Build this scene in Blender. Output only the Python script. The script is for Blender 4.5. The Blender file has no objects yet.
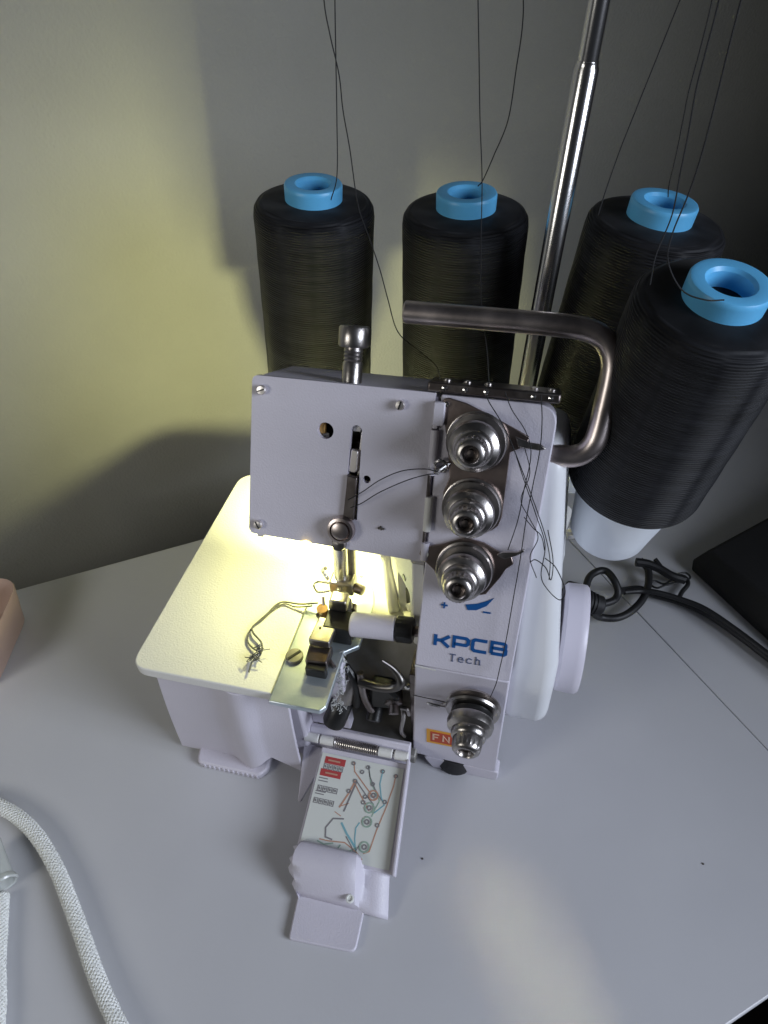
import bpy, bmesh, math, random
from mathutils import Vector, Matrix
random.seed(7)
PI = math.pi
S = bpy.context.scene
C = S.collection

# ------------------------------------------------------------------ materials
def mat(name, col, rough=.5, metal=0, bump=None, var=None, spec=.5, trans=0, alpha=1, coat=0, emit=None, sss=0):
    m = bpy.data.materials.new(name); m.use_nodes = True
    nt = m.node_tree; b = nt.nodes['Principled BSDF']
    b.inputs['Base Color'].default_value = (*col, 1)
    b.inputs['Roughness'].default_value = rough
    b.inputs['Metallic'].default_value = metal
    b.inputs['Specular IOR Level'].default_value = spec
    b.inputs['Transmission Weight'].default_value = trans
    b.inputs['Coat Weight'].default_value = coat
    b.inputs['Alpha'].default_value = alpha
    if sss:
        b.inputs['Subsurface Weight'].default_value = sss
        b.inputs['Subsurface Radius'].default_value = (.1, .1, .1)
    if emit:
        b.inputs['Emission Color'].default_value = (*emit[0], 1)
        b.inputs['Emission Strength'].default_value = emit[1]
    tc = nt.nodes.new('ShaderNodeTexCoord')
    if var:   # var = (scale, amount, second colour)
        n = nt.nodes.new('ShaderNodeTexNoise'); n.inputs['Scale'].default_value = var[0]
        n.inputs['Detail'].default_value = 6
        r = nt.nodes.new('ShaderNodeValToRGB')
        r.color_ramp.elements[0].position = .5-var[1]; r.color_ramp.elements[1].position = .5+var[1]
        r.color_ramp.elements[0].color = (*var[2], 1); r.color_ramp.elements[1].color = (*col, 1)
        nt.links.new(tc.outputs['Object'], n.inputs['Vector'])
        nt.links.new(n.outputs['Fac'], r.inputs['Fac'])
        nt.links.new(r.outputs['Color'], b.inputs['Base Color'])
        rr = nt.nodes.new('ShaderNodeMapRange')
        rr.inputs['To Min'].default_value = rough*.8; rr.inputs['To Max'].default_value = min(1, rough*1.25)
        nt.links.new(n.outputs['Fac'], rr.inputs['Value']); nt.links.new(rr.outputs['Result'], b.inputs['Roughness'])
    if bump:  # (scale, strength, distance)
        n = nt.nodes.new('ShaderNodeTexNoise'); n.inputs['Scale'].default_value = bump[0]
        n.inputs['Detail'].default_value = 3
        bp = nt.nodes.new('ShaderNodeBump'); bp.inputs['Strength'].default_value = bump[1]
        bp.inputs['Distance'].default_value = bump[2]
        nt.links.new(tc.outputs['Object'], n.inputs['Vector'])
        nt.links.new(n.outputs['Fac'], bp.inputs['Height']); nt.links.new(bp.outputs['Normal'], b.inputs['Normal'])
    return m

M = {}
M['paint'] = mat('painted_white_metal', (.66, .63, .71), .42, bump=(110, .32, .006), var=(3, .25, (.61, .585, .655)))
M['plate'] = mat('painted_plate', (.78, .77, .74), .38, bump=(85, .3, .008))
M['plastic'] = mat('white_plastic', (.78, .79, .81), .3, bump=(20, .05, .01), sss=.1)
M['lilac'] = mat('lilac_white_plastic', (.74, .70, .78), .35)
M['chrome'] = mat('polished_chrome', (.80, .78, .77), .2, 1, bump=(30, .05, .004))
M['handle'] = mat('satin_steel', (.86, .75, .71), .33, 1, bump=(25, .08, .004), var=(6, .2, (.40, .35, .34)))
M['steel'] = mat('steel', (.56, .52, .50), .3, 1, bump=(60, .15, .004), var=(14, .2, (.38, .36, .34)))
M['brass'] = mat('brass', (.72, .45, .16), .35, .8)
M['looper'] = mat('oiled_dark_steel', (.16, .15, .14), .35, 1)
M['screw'] = mat('nickel_screw', (.80, .76, .74), .38, 1)
M['deck'] = mat('grey_cast_metal', (.30, .29, .27), .45, .35, bump=(50, .2, .004), var=(8, .25, (.20, .19, .17)))
M['dsteel'] = mat('dark_steel', (.30, .27, .26), .33, 1, bump=(50, .2, .004), var=(10, .2, (.17, .14, .13)))
M['bronze'] = mat('bronzed_steel', (.50, .40, .36), .34, 1, var=(5, .25, (.19, .16, .15)), bump=(60, .15, .004))
M['needle_plate'] = mat('brushed_plate_steel', (.74, .80, .84), .32, .75, var=(7, .25, (.55, .64, .70)), bump=(70, .15, .003))
M['black'] = mat('black_plastic', (.012, .012, .012), .4, bump=(60, .2, .004))
M['rubber'] = mat('black_rubber', (.015, .015, .016), .6)
M['cord'] = mat('black_cable_sheath', (.012, .012, .013), .5, bump=(40, .2, .006))
M['blue'] = mat('sky_blue_plastic', (.15, .56, .95), .38, bump=(12, .15, .01), sss=.12)
M['cone_white'] = mat('white_holder_plastic', (.84, .88, .93), .4, sss=.1)
M['ink_blue'] = mat('blue_ink', (.006, .085, .29), .45)
M['ink_grey'] = mat('grey_ink', (.09, .12, .22), .5)
M['ink_red'] = mat('red_ink', (.45, .06, .06), .5)
M['ink_black'] = mat('dark_ink', (.22, .21, .22), .6)
M['ink_cyan'] = mat('cyan_ink', (.20, .42, .48), .6)
M['ink_brown'] = mat('brown_ink', (.50, .28, .20), .6)
M['ink_green'] = mat('green_ink', (.30, .42, .34), .6)
M['sticker_red'] = mat('orange_red_sticker', (.50, .06, .015), .4)
M['sticker_yellow'] = mat('yellow_sticker', (.75, .36, .03), .4)
M['sticker_ink'] = mat('pale_sticker_ink', (.75, .50, .36), .5)
M['chart'] = mat('laminated_chart', (.68, .70, .66), .3, coat=.3)
M['thread'] = mat('black_thread', (.018, .018, .02), .8)
M['gthread'] = mat('grey_thread', (.10, .10, .09), .9)
M['desk'] = mat('white_laminate', (.585, .585, .605), .34, bump=(45, .12, .004), var=(1.3, .35, (.535, .535, .56)))
M['desk_edge'] = mat('white_edge_band', (.72, .74, .80), .25)
M['gap'] = mat('dark_gap', (.01, .01, .01), .9)
M['wall'] = mat('wall_paint', (.40, .395, .355), .85, bump=(38, .5, .012), var=(1.6, .3, (.365, .36, .32)))
M['floor'] = mat('dark_floor', (.03, .025, .02), .7)
M['case'] = mat('black_case_fabric', (.008, .008, .009), .75, bump=(35, .3, .01))
M['white_cord'] = mat('white_braid', (.78, .79, .76), .6)
M['white_core'] = mat('white_cord_core', (.50, .51, .50), .7)
M['clear'] = mat('clear_plastic', (.85, .88, .86), .15, trans=.55)
M['pink'] = mat('pink_translucent_plastic', (.58, .42, .35), .35, trans=.25, sss=.2)
M['brown'] = mat('tan_felt', (.35, .20, .10), .8)
M['speck'] = mat('lint_speck', (.10, .09, .08), .9)
M['lamp'] = mat('lamp_glow', (1, .8, .3), .4, emit=((1, .72, .16), 9))

def yarn_material():
    m = bpy.data.materials.new('wound_black_yarn'); m.use_nodes = True
    nt = m.node_tree; L = nt.links; b = nt.nodes['Principled BSDF']
    tc = nt.nodes.new('ShaderNodeTexCoord')
    sep = nt.nodes.new('ShaderNodeSeparateXYZ'); L.new(tc.outputs['Object'], sep.inputs[0])
    ang = nt.nodes.new('ShaderNodeMath'); ang.operation = 'ARCTAN2'
    L.new(sep.outputs['Y'], ang.inputs[0]); L.new(sep.outputs['X'], ang.inputs[1])
    def helix(k, f, name):
        a = nt.nodes.new('ShaderNodeMath'); a.operation = 'MULTIPLY'; a.inputs[1].default_value = k
        L.new(ang.outputs[0], a.inputs[0])
        z = nt.nodes.new('ShaderNodeMath'); z.operation = 'MULTIPLY_ADD'; z.inputs[1].default_value = f
        L.new(sep.outputs['Z'], z.inputs[0]); L.new(a.outputs[0], z.inputs[2])
        nz = nt.nodes.new('ShaderNodeTexNoise'); nz.inputs['Scale'].default_value = 2.5
        L.new(tc.outputs['Object'], nz.inputs['Vector'])
        ad = nt.nodes.new('ShaderNodeMath'); ad.operation = 'MULTIPLY_ADD'; ad.inputs[1].default_value = 5
        L.new(nz.outputs['Fac'], ad.inputs[0]); L.new(z.outputs[0], ad.inputs[2])
        s = nt.nodes.new('ShaderNodeMath'); s.operation = 'SINE'; L.new(ad.outputs[0], s.inputs[0])
        return s
    h1 = helix(5, 420, 'a'); h2 = helix(-7, 420, 'b'); h3 = helix(1, 28, 'c')
    st = nt.nodes.new('ShaderNodeTexNoise'); st.inputs['Scale'].default_value = 1
    mp = nt.nodes.new('ShaderNodeMapping'); mp.inputs['Scale'].default_value = (3.5, 3.5, 70)
    mp.inputs['Rotation'].default_value = (.14, .10, 0)
    L.new(tc.outputs['Object'], mp.inputs[0]); L.new(mp.outputs[0], st.inputs['Vector']); st.inputs['Detail'].default_value = 5
    a = nt.nodes.new('ShaderNodeMath'); a.operation = 'ADD'; L.new(h1.outputs[0], a.inputs[0]); L.new(h2.outputs[0], a.inputs[1])
    a2 = nt.nodes.new('ShaderNodeMath'); a2.operation = 'MULTIPLY_ADD'; a2.inputs[1].default_value = 3.2
    st2 = nt.nodes.new('ShaderNodeTexNoise'); mp2 = nt.nodes.new('ShaderNodeMapping'); mp2.inputs['Scale'].default_value = (3.0, 3.0, 24)
    mp2.inputs['Rotation'].default_value = (-.16, .14, 0); st2.inputs['Scale'].default_value = 1; st2.inputs['Detail'].default_value = 6
    L.new(tc.outputs['Object'], mp2.inputs[0]); L.new(mp2.outputs[0], st2.inputs['Vector'])
    sa = nt.nodes.new('ShaderNodeMath'); sa.operation = 'ADD'; L.new(st.outputs['Fac'], sa.inputs[0]); L.new(st2.outputs['Fac'], sa.inputs[1])
    hf = nt.nodes.new('ShaderNodeMath'); hf.operation = 'MULTIPLY'; hf.inputs[1].default_value = .5; L.new(sa.outputs[0], hf.inputs[0])
    L.new(hf.outputs[0], a2.inputs[0]); L.new(a.outputs[0], a2.inputs[2])
    a3 = nt.nodes.new('ShaderNodeMath'); a3.operation = 'MULTIPLY_ADD'; a3.inputs[1].default_value = .0
    L.new(h3.outputs[0], a3.inputs[0]); L.new(a2.outputs[0], a3.inputs[2])
    bp = nt.nodes.new('ShaderNodeBump'); bp.inputs['Strength'].default_value = .6; bp.inputs['Distance'].default_value = .0028
    L.new(a3.outputs[0], bp.inputs['Height']); L.new(bp.outputs['Normal'], b.inputs['Normal'])
    r = nt.nodes.new('ShaderNodeValToRGB')
    r.color_ramp.elements[0].position = .40; r.color_ramp.elements[0].color = (.003, .003, .004, 1)
    r.color_ramp.elements[1].position = .62; r.color_ramp.elements[1].color = (.018, .019, .023, 1)
    L.new(hf.outputs[0], r.inputs['Fac']); L.new(r.outputs['Color'], b.inputs['Base Color'])
    b.inputs['Roughness'].default_value = .62; b.inputs['Specular IOR Level'].default_value = .28
    b.inputs['Sheen Weight'].default_value = .06; b.inputs['Sheen Roughness'].default_value = .4
    return m
M['yarn'] = yarn_material()

# ------------------------------------------------------------------ helpers
def finish(o, smooth=True, bevel=0, seg=2, angle=35):
    if bevel:
        md = o.modifiers.new('Bevel', 'BEVEL'); md.width = bevel; md.segments = seg
        md.limit_method = 'ANGLE'; md.angle_limit = math.radians(32)
    if smooth:
        for p in o.data.polygons: p.use_smooth = True
        try: o.data.set_sharp_from_angle(angle=math.radians(angle))
        except Exception: pass

def obj(name, bm, material, parent=None, bevel=0, seg=2, smooth=True, label=None, loc=None, normals=True):
    if normals: bmesh.ops.recalc_face_normals(bm, faces=bm.faces)
    me = bpy.data.meshes.new(name); bm.to_mesh(me); bm.free()
    mats = material if isinstance(material, list) else [material]
    for m in mats: me.materials.append(M[m] if isinstance(m, str) else m)
    o = bpy.data.objects.new(name, me); C.objects.link(o)
    if parent is not None:
        o.parent = parent
        if loc is None:
            w = Vector(); p = parent
            while p is not None: w += p.location; p = p.parent
            o.location = -w
        else: o.location = loc
    elif loc is not None: o.location = loc
    finish(o, smooth, bevel, seg)
    if label: o['label'] = label
    return o

def thing(name, label, cat, loc, group=None):
    o = bpy.data.objects.new(name, None); C.objects.link(o); o.location = loc
    o.empty_display_size = .1
    o['label'] = label; o['category'] = cat
    if group: o['group'] = group
    return o
def tag(o, label, cat, group=None):
    o['label'] = label; o['category'] = cat
    if group: o['group'] = group
    return o

def box(bm, x0, x1, y0, y1, z0, z1, mt=None, mi=0):
    vs = [Vector((x, y, z)) for x in (x0, x1) for y in (y0, y1) for z in (z0, z1)]
    if mt: vs = [mt @ v for v in vs]
    v = [bm.verts.new(q) for q in vs]
    for f in ((0,1,3,2),(4,6,7,5),(0,4,5,1),(2,3,7,6),(0,2,6,4),(1,5,7,3)):
        bm.faces.new([v[i] for i in f]).material_index = mi

def prism(bm, pts, a, b, mt=None, mi=0, holes=None):
    """polygon pts (u,v) swept from w=a to w=b; local (u,v,w) mapped by mt"""
    mt = mt or Matrix()
    lo = [bm.verts.new(mt @ Vector((u, v, a))) for u, v in pts]
    hi = [bm.verts.new(mt @ Vector((u, v, b))) for u, v in pts]
    n = len(pts)
    bm.faces.new(lo[::-1]).material_index = mi; bm.faces.new(hi).material_index = mi
    for i in range(n):
        bm.faces.new([lo[i], lo[(i+1) % n], hi[(i+1) % n], hi[i]]).material_index = mi

def rounded(pts, r, n=6):
    """round the corners of a polygon; r a number or a list"""
    out = []; N = len(pts)
    for i, p in enumerate(pts):
        rr = r[i] if isinstance(r, (list, tuple)) else r
        p = Vector(p); a = Vector(pts[i-1]) - p; b = Vector(pts[(i+1) % N]) - p
        if rr <= 1e-5: out.append(tuple(p)); continue
        ang = a.angle(b); d = min(rr/math.tan(ang/2), a.length*.49, b.length*.49)
        s = p + a.normalized()*d; e = p + b.normalized()*d
        for k in range(n+1):
            t = k/n; q = s*(1-t)**2 + p*2*t*(1-t) + e*t*t; out.append((q.x, q.y))
    return out

def circle(cx, cy, r, n=24, a0=0, a1=2*PI):
    return [(cx+r*math.cos(a0+(a1-a0)*k/n), cy+r*math.sin(a0+(a1-a0)*k/n)) for k in range(n)]

def frame(o, z):
    """matrix with its local z axis along z, origin o"""
    z = Vector(z).normalized(); q = z.to_track_quat('Z', 'Y'); return Matrix.Translation(Vector(o)) @ q.to_matrix().to_4x4()

def lathe(bm, prof, mt=None, n=40, mi=0, knurl=None, cap=True):
    """prof list of (r, h)"""
    mt = mt or Matrix(); rings = []
    for j, (r, h) in enumerate(prof):
        ring = []
        for k in range(n):
            rr = r
            if knurl and knurl[0] <= j <= knurl[1]: rr = r*(1 - (.05 if k % 2 else 0))
            ring.append(bm.verts.new(mt @ Vector((rr*math.cos(2*PI*k/n), rr*math.sin(2*PI*k/n), h))))
        rings.append(ring)
    for a, b in zip(rings, rings[1:]):
        for k in range(n):
            bm.faces.new([a[k], a[(k+1) % n], b[(k+1) % n], b[k]]).material_index = mi
    if cap:
        if prof[0][0] > 1e-4: bm.faces.new(rings[0][::-1]).material_index = mi
        if prof[-1][0] > 1e-4: bm.faces.new(rings[-1]).material_index = mi
    return bm

def smoothpath(pts, n=8):
    P = [Vector(p) for p in pts]
    if len(P) < 3: return P
    P = [P[0]*2-P[1]] + P + [P[-1]*2-P[-2]]; out = []
    for i in range(1, len(P)-2):
        for k in range(n):
            t = k/n; a, b, c, d = P[i-1:i+3]
            out.append(.5*((2*b)+(c-a)*t+(2*a-5*b+4*c-d)*t*t+(3*b-a-3*c+d)*t**3))
    out.append(P[-2]); return out

def tube(bm, path, r, n=8, mi=0, cap=True, squash=None):
    path = [Vector(p) for p in path]; rings = []; up = None
    for i, p in enumerate(path):
        t = (path[min(i+1, len(path)-1)] - path[max(i-1, 0)])
        t = t.normalized() if t.length > 1e-9 else Vector((0, 0, 1))
        if up is None:
            up = Vector((0, 0, 1)) if abs(t.z) < .9 else Vector((1, 0, 0))
        s = t.cross(up).normalized(); up = s.cross(t).normalized()
        rr = r[i] if isinstance(r, (list, tuple)) else r
        rings.append([bm.verts.new(p + (s*math.cos(2*PI*k/n) + up*math.sin(2*PI*k/n))*rr) for k in range(n)])
    for a, b in zip(rings, rings[1:]):
        for k in range(n): bm.faces.new([a[k], a[(k+1) % n], b[(k+1) % n], b[k]]).material_index = mi
    if cap:
        bm.faces.new(rings[0][::-1]).material_index = mi; bm.faces.new(rings[-1]).material_index = mi
    return bm

def cut(o, bms):
    """cut solid shapes out of a mesh and keep only the result"""
    for bm in bms:
        bmesh.ops.recalc_face_normals(bm, faces=bm.faces)
        me = bpy.data.meshes.new('t'); bm.to_mesh(me); bm.free()
        c = bpy.data.objects.new('t', me); C.objects.link(c)
        c.matrix_world = Matrix()
        md = o.modifiers.new('b', 'BOOLEAN'); md.operation = 'DIFFERENCE'; md.object = c; md.solver = 'EXACT'
        bpy.context.view_layer.update()
        dg = bpy.context.evaluated_depsgraph_get()
        new = bpy.data.meshes.new_from_object(o.evaluated_get(dg))
        o.modifiers.clear(); old = o.data; nm = old.name; o.data = new; bpy.data.meshes.remove(old); new.name = nm
        bpy.data.objects.remove(c)
    for p in o.data.polygons: p.use_smooth = True
    o.data.set_sharp_from_angle(angle=math.radians(30))

NB = bmesh.new
# the sloping face of the machine: local x = world x, local y = up the slope (s), local z = outwards
UP = Vector((0, .4318, .9017)); OUT = Vector((0, -.9017, .4318))
FM = Matrix(((1, 0, 0, 0), (0, UP.y, OUT.y, 0), (0, UP.z, OUT.z, 1.181), (0, 0, 0, 1)))
# the upright lower panel: local x = world x, local y = world z, local z = outwards (-y)
LM = Matrix(((1, 0, 0, 0), (0, 0, -1, 0), (0, 1, 0, 0), (0, 0, 0, 1)))
XM = Matrix(((0, 0, 1, 0), (1, 0, 0, 0), (0, 1, 0, 0), (0, 0, 0, 1)))   # (u,v,w) -> (y,z) swept along x
def fp(x, s, o=0): return FM @ Vector((x, s, o))
def lp(x, z, o=0): return LM @ Vector((x, z, o))

# ------------------------------------------------------------------ camera
f = 704.
cam = bpy.data.cameras.new('camera'); co = bpy.data.objects.new('camera', cam); C.objects.link(co)
X = (0.97087204, 0.13224974, -0.1997936); Y = (0.23528163, -0.68380824, 0.69068722); Z = (-0.0452773, -0.71757668, -0.69500624)
R = Matrix(((X[0], -X[1], -X[2]), (Y[0], -Y[1], -Y[2]), (Z[0], -Z[1], -Z[2])))
co.matrix_world = Matrix.Translation((0, -2.15, 4.5)) @ R.to_4x4()
cam.sensor_fit = 'VERTICAL'; cam.sensor_height = 36; cam.lens = f/1024*36
cam.clip_start = .05; cam.clip_end = 200
S.camera = co
S.render.resolution_x = 768; S.render.resolution_y = 1024

# ------------------------------------------------------------------ setting
A = Vector((-4.215, .76, 0)); D = Vector((1.35, .884, 0)).normalized(); Nn = Vector((-D.y, D.x, 0))
# wall just beyond the back edge of the desk
WG = 1.5
bm = NB(); W0 = A + Nn*WG - D*14; W1 = A + Nn*WG + D*22
vs = [bm.verts.new(Vector((p.x, p.y, z))) for p, z in ((W0, -7.5), (W1, -7.5), (W1, 14), (W0, 14))]
vs += [bm.verts.new(Vector((p.x, p.y, z)) + Nn*1.0) for p, z in ((W0, -7.5), (W1, -7.5), (W1, 14), (W0, 14))]
for q in ((0,1,2,3),(4,7,6,5),(0,4,5,1),(3,2,6,7),(0,3,7,4),(1,5,6,2)): bm.faces.new([vs[i] for i in q])
o = obj('wall', bm, 'wall', smooth=False); o['kind'] = 'structure'
bm = NB(); box(bm, -22, 22, -22, 26, -7.6, -7.5); o = obj('floor', bm, 'floor', smooth=False); o['kind'] = 'structure'

# desk: two white leaves meeting at a seam
sA = Vector((.951, 1.577, 0)); sB = Vector((1.751, .599, 0)); sd = (sB-sA).normalized()
fd = Vector((1.559-1.357, -.865+1.028, 0)).normalized(); fA = Vector((1.357, -1.028, 0))
def isect(p, d, q, e):
    t = ((q-p).x*e.y - (q-p).y*e.x)/(d.x*e.y - d.y*e.x); return p + d*t
back_c = isect(sA, sd, A, D); front_c = isect(sA, sd, fA, fd)
desk = thing('desk', 'white laminate desk under the whole scene with a fine seam at the right', 'desk', (0, 0, -7.5))
fr_l = fA - fd*9
bk_l = A - D*5
main = [(back_c.x-sd.y*0, back_c.y), (front_c.x, front_c.y), (fr_l.x, fr_l.y), (bk_l.x, bk_l.y)]
bm = NB(); prism(bm, main, -.28, 0); obj('desk_top', bm, 'desk', desk, bevel=.012)
sn = Vector((-sd.y, sd.x, 0));  sn = sn if sn.x > 0 else -sn
g = sn*.0045
rb = back_c + D*9; rf = front_c + fd*9
bm = NB(); prism(bm, [(back_c.x+g.x, back_c.y+g.y), (rb.x, rb.y), (rf.x, rf.y), (front_c.x+g.x, front_c.y+g.y)], -.28, 0)
obj('desk_top', bm, 'desk', desk, bevel=.006)
bm = NB(); prism(bm, [(back_c.x-.2, back_c.y-.2), (rb.x-.3, rb.y-.4), (rf.x-.3, rf.y+.2), (front_c.x-.2, front_c.y+.4)], -.5, -.284); obj('desk_rail', bm, 'desk', desk)
for px, py in ((-3.4, -2.8), (-3.8, .5), (1.1, -.9), (2.2, 3.6), (5.5, 1.2), (6.5, 6.2)):
    bm = NB(); box(bm, px-.2, px+.2, py-.2, py+.2, -7.5, -.284); obj('leg', bm, 'desk_edge', desk)

# ------------------------------------------------------------------ the overlock machine
mach = thing('overlock_machine', 'white overlock sewing machine with four steel tension dials, lit work lamp and open looper cover', 'sewing machine', (-.8, .5, 0))
def part(name, bm, m, bevel=0, parent=None, label=None, seg=2, smooth=True):
    return obj(name, bm, m, parent or mach, bevel, seg, smooth, label)

# front panel (slope + upright), 0.1 thick, with its side wall
bm = NB()
poly = [(0, .125), (0, 1.181)] + [(UP.y*s, 1.181+UP.z*s) for s in (.4, .8, 1.2, 1.49)]
back = [(y+.12, z-.03) for y, z in poly[::-1]]
# sloping sheet: rounded upper right corner
sheet = rounded([(-.50, 0), (.022, 0), (.076, 1.50), (-.485, 1.50)], [0, 0, .10, .01])
prism(bm, sheet, -.13, 0, FM)
part('front_panel', bm, 'paint', .008)
bm = NB(); prism(bm, [(-.53, .20), (-.545, .16), (.012, .12), (.022, 1.176), (-.50, 1.176)], -.13, 0, LM)
part('lower_panel', bm, 'paint', .01)
bm = NB()
prism(bm, rounded([(-.40, .0), (.03, .0), (.034, .115), (-.47, .14)], .03), -.10, -.004, LM); part('base_skirt', bm, 'paint', .01)
# translucent white housing right of the panel
bm = NB()
prof = rounded([(.13, .475), (.10, 1.05), (.62, 2.34), (1.12, 2.25), (1.28, .9), (1.15, .42)], [.26, .55, .20, .25, .4, .2], 14)
prism(bm, prof, -.02, .27, XM)
for v in bm.verts:
    if v.co.x > .1: v.co.x -= .13*max(0, min(1, (v.co.z-1.3)/1.0))
mh = part('motor_housing', bm, 'plastic', .085, seg=7)
mh.data.set_sharp_from_angle(angle=math.radians(60))
mh.modifiers['Bevel'].angle_limit = math.radians(50); mh.modifiers['Bevel'].harden_normals = True
# main column behind the panel
bm = NB(); prism(bm, [(.13, .14), (.13, 1.17), (.60, 2.36), (1.0, 2.2), (1.15, 1.2), (1.15, .14)], -.50, -.03, XM); part('column', bm, 'paint', .02)
# handwheel
bm = NB(); hm = Matrix.Translation((.285, .66, .785)) @ Matrix.Rotation(PI/2, 4, 'Y')
lathe(bm, [(.32, 0), (.340, .02), (.345, .10), (.341, .135), (.330, .148), (.314, .15), (.304, .13), (.12, .12), (.0, .12)], hm, 64)
part('handwheel', bm, 'lilac', 0)
bm = NB(); lathe(bm, [(.075, 0), (.075, .012), (.065, .018), (0, .018)], Matrix.Translation((.20, .32, 1.02)) @ Matrix.Rotation(PI/2, 4, 'Y') , 24)
part('housing_plug', bm, 'plastic', 0)

# head: hollow box tilted with the face, closed by a pierced cover
o_in = -.40
bm = NB(); box(bm, -1.155, -.50, 1.06, 1.15, 1.62, 1.72); part('lamp_light_stop', bm, 'paint')  # unseen block, added to cut the lamp's light on the wall behind
bm = NB(); prism(bm, [(.31, 1.70), (.655, 2.51), (.70, 2.50), (1.16, 2.27), (1.16, 1.675), (1.07, 1.675), (1.07, 2.08), (.50, 1.74)], -1.455, -.50, XM)
head = part('head_housing', bm, 'paint', 0)
hc = NB(); prism(hc, [(.12, 1.50), (.585, 2.46), (.68, 2.44), (1.04, 2.25), (1.04, 2.12), (.47, 1.76), (.43, 1.60)], -1.42, -.53, XM)
cut_list = [hc]
for b_ in cut_list:
    for v in b_.verts: v.co += -Vector((0, 0, 0))
# the head mesh is stored in world axes and offset by the parent, so shift the cutters alike
def cut_world(o, bms):
    loc = o.location.copy(); par = o.parent
    o.parent = None; o.location = (0, 0, 0)
    cut(o, bms)
    o.parent = par; o.location = loc
cut_world(head, cut_list)
bm = NB(); prism(bm, rounded([(-1.482, .640), (-.512, .618), (-.512, 1.505), (-1.462, 1.505)], [.035, .01, .01, .035]), -.034, 0, FM)
cover = part('head_cover', bm, 'paint', 0)
h1 = NB(); prism(h1, circle(-1.062, 1.258, .043, 28), -.1, .1, FM)
slot = [(-.944, .80), (-.873, .80)] + [(-.8985+.029*math.cos(t), 1.275+.029*math.sin(t)) for t in [PI*k/10 for k in range(11)]]
h2 = NB(); prism(h2, slot, -.1, .1, FM)
h3 = NB(); prism(h3, circle(-.832, 1.028, .021, 20), -.1, .1, FM)
h4 = NB(); prism(h4, [(-.52, 1.12), (-.50, 1.12), (-.50, 1.32), (-.52, 1.32)], -.1, .1, FM)
cut_world(cover, [h1, h2, h3, h4])
# cover screws
def screw(x, s, r=.026, m='screw', tilt=.6, mtx=None):
    bm = NB(); mt = (mtx or FM) @ Matrix.Translation((x, s, 0))
    lathe(bm, [(r*.75, -.02), (r*.75, .012), (r, .014), (r, .024), (r*.8, .032), (0, .034)], mt, 20)
    sc = part('cover_screw', bm, m)
    bm = NB(); box(bm, -r*.8, r*.8, -r*.13, r*.13, .0325, .0365, mt @ Matrix.Rotation(tilt, 4, 'Z')); obj('screw_slot', bm, 'black', sc)
for (x, s, t) in ((-1.403, 1.436, .4), (-.68, 1.432, 1.3), (-1.420, .702, 2.1)): screw(x, s, tilt=t)
bm = NB(); tube(bm, [fp(-.755, .772, .004), fp(-.74, .776, .006), fp(-.722, .771, .004)], .006, 6)
tube(bm, [fp(-.742, .786, .004), fp(-.737, .764, .004)], .005, 6); part('paint_chip', bm, 'speck')

# hinge between cover and panel
bm = NB()
box(bm, -.512, -.485, 1.335, 1.36, 0, .03, FM); box(bm, -.512, -.455, 1.355, 1.47, .002, .045, FM)
part('hinge_leaf', bm, 'paint', .006)
for s0, s1 in ((1.10, 1.33), (.80, .985), (.64, .735)):
    bm = NB(); lathe(bm, [(.021, s0), (.021, s1)], FM @ Matrix.Translation((-.497, 0, .018)) @ Matrix.Rotation(-PI/2, 4, 'X'), 14)
    part('hinge_barrel', bm, 'paint' if s0 > 1 or s0 < .7 else 'plate', .003)
bm = NB(); lathe(bm, [(.009, .66), (.009, 1.36)], FM @ Matrix.Translation((-.507, 0, .012)) @ Matrix.Rotation(-PI/2, 4, 'X'), 10); part('hinge_pin', bm, 'dsteel')

# needle mechanism seen through the slot
bm = NB(); box(bm, -1.40, -.55, 1.02, 1.44, -.175, -.165, FM); part('shade_liner', bm, 'black')  # added black sheet, stands in for the shade inside the head
bm = NB(); box(bm, -1.40, -.55, 1.00, 1.015, -.17, -.04, FM); part('light_stop_shelf', bm, 'dsteel')  # added shelf, keeps lamp light out of the upper slot
bm = NB(); box(bm, -1.02, -.86, 1.06, 1.20, -.16, -.10, FM); part('drive_block', bm, 'dsteel', .01)
bm = NB(); lathe(bm, [(.03, 0), (.03, .34)], FM @ Matrix.Translation((-.885, 1.06, -.12)) @ Matrix.Rotation(-PI/2, 4, 'X'), 20); part('drive_rod', bm, 'steel')
bm = NB(); box(bm, -1.125, -1.072, 1.232, 1.31, -.06, -.036, FM); part('drive_lug', bm, 'brass', .006)
bm = NB(); box(bm, -1.095, -1.058, 1.205, 1.236, -.062, -.045, FM); part('drive_pin', bm, 'plate', .005)
bm = NB(); prism(bm, [(-.897, .80), (-.868, .80), (-.864, 1.10), (-.868, 1.26), (-.880, 1.27), (-.890, 1.14)], -.045, -.030, FM); part('slide_rail', bm, 'screw', .003)
bm = NB(); box(bm, -.925, -.885, 1.265, 1.295, -.045, -.03, FM); part('slide_pin', bm, 'plate', .004)
bm = NB(); prism(bm, rounded([(-.945, .80), (-.885, .80), (-.878, 1.035), (-.930, 1.045)], .01), -.02, .022, FM); part('take_up_arm', bm, 'dsteel', .006)
bm = NB(); prism(bm, rounded([(-.935, 1.05), (-.89, 1.05), (-.885, 1.17), (-.925, 1.18)], .02), -.05, -.01, FM); part('take_up_link', bm, 'screw', .006)
bm = NB(); lathe(bm, [(.073, .01), (.076, .03), (.070, .052), (.056, .056), (.052, .04), (.048, .04), (.046, .060), (.030, .066), (0, .066)], FM @ Matrix.Translation((-.948, .745, 0)), 36)
part('take_up_stud', bm, 'handle')
bm = NB(); lathe(bm, [(.040, .0), (.042, .02), (.034, .04), (0, .044)], FM @ Matrix.Translation((-.962, .655, -.01)), 24); part('clamp_screw', bm, 'steel')

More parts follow.
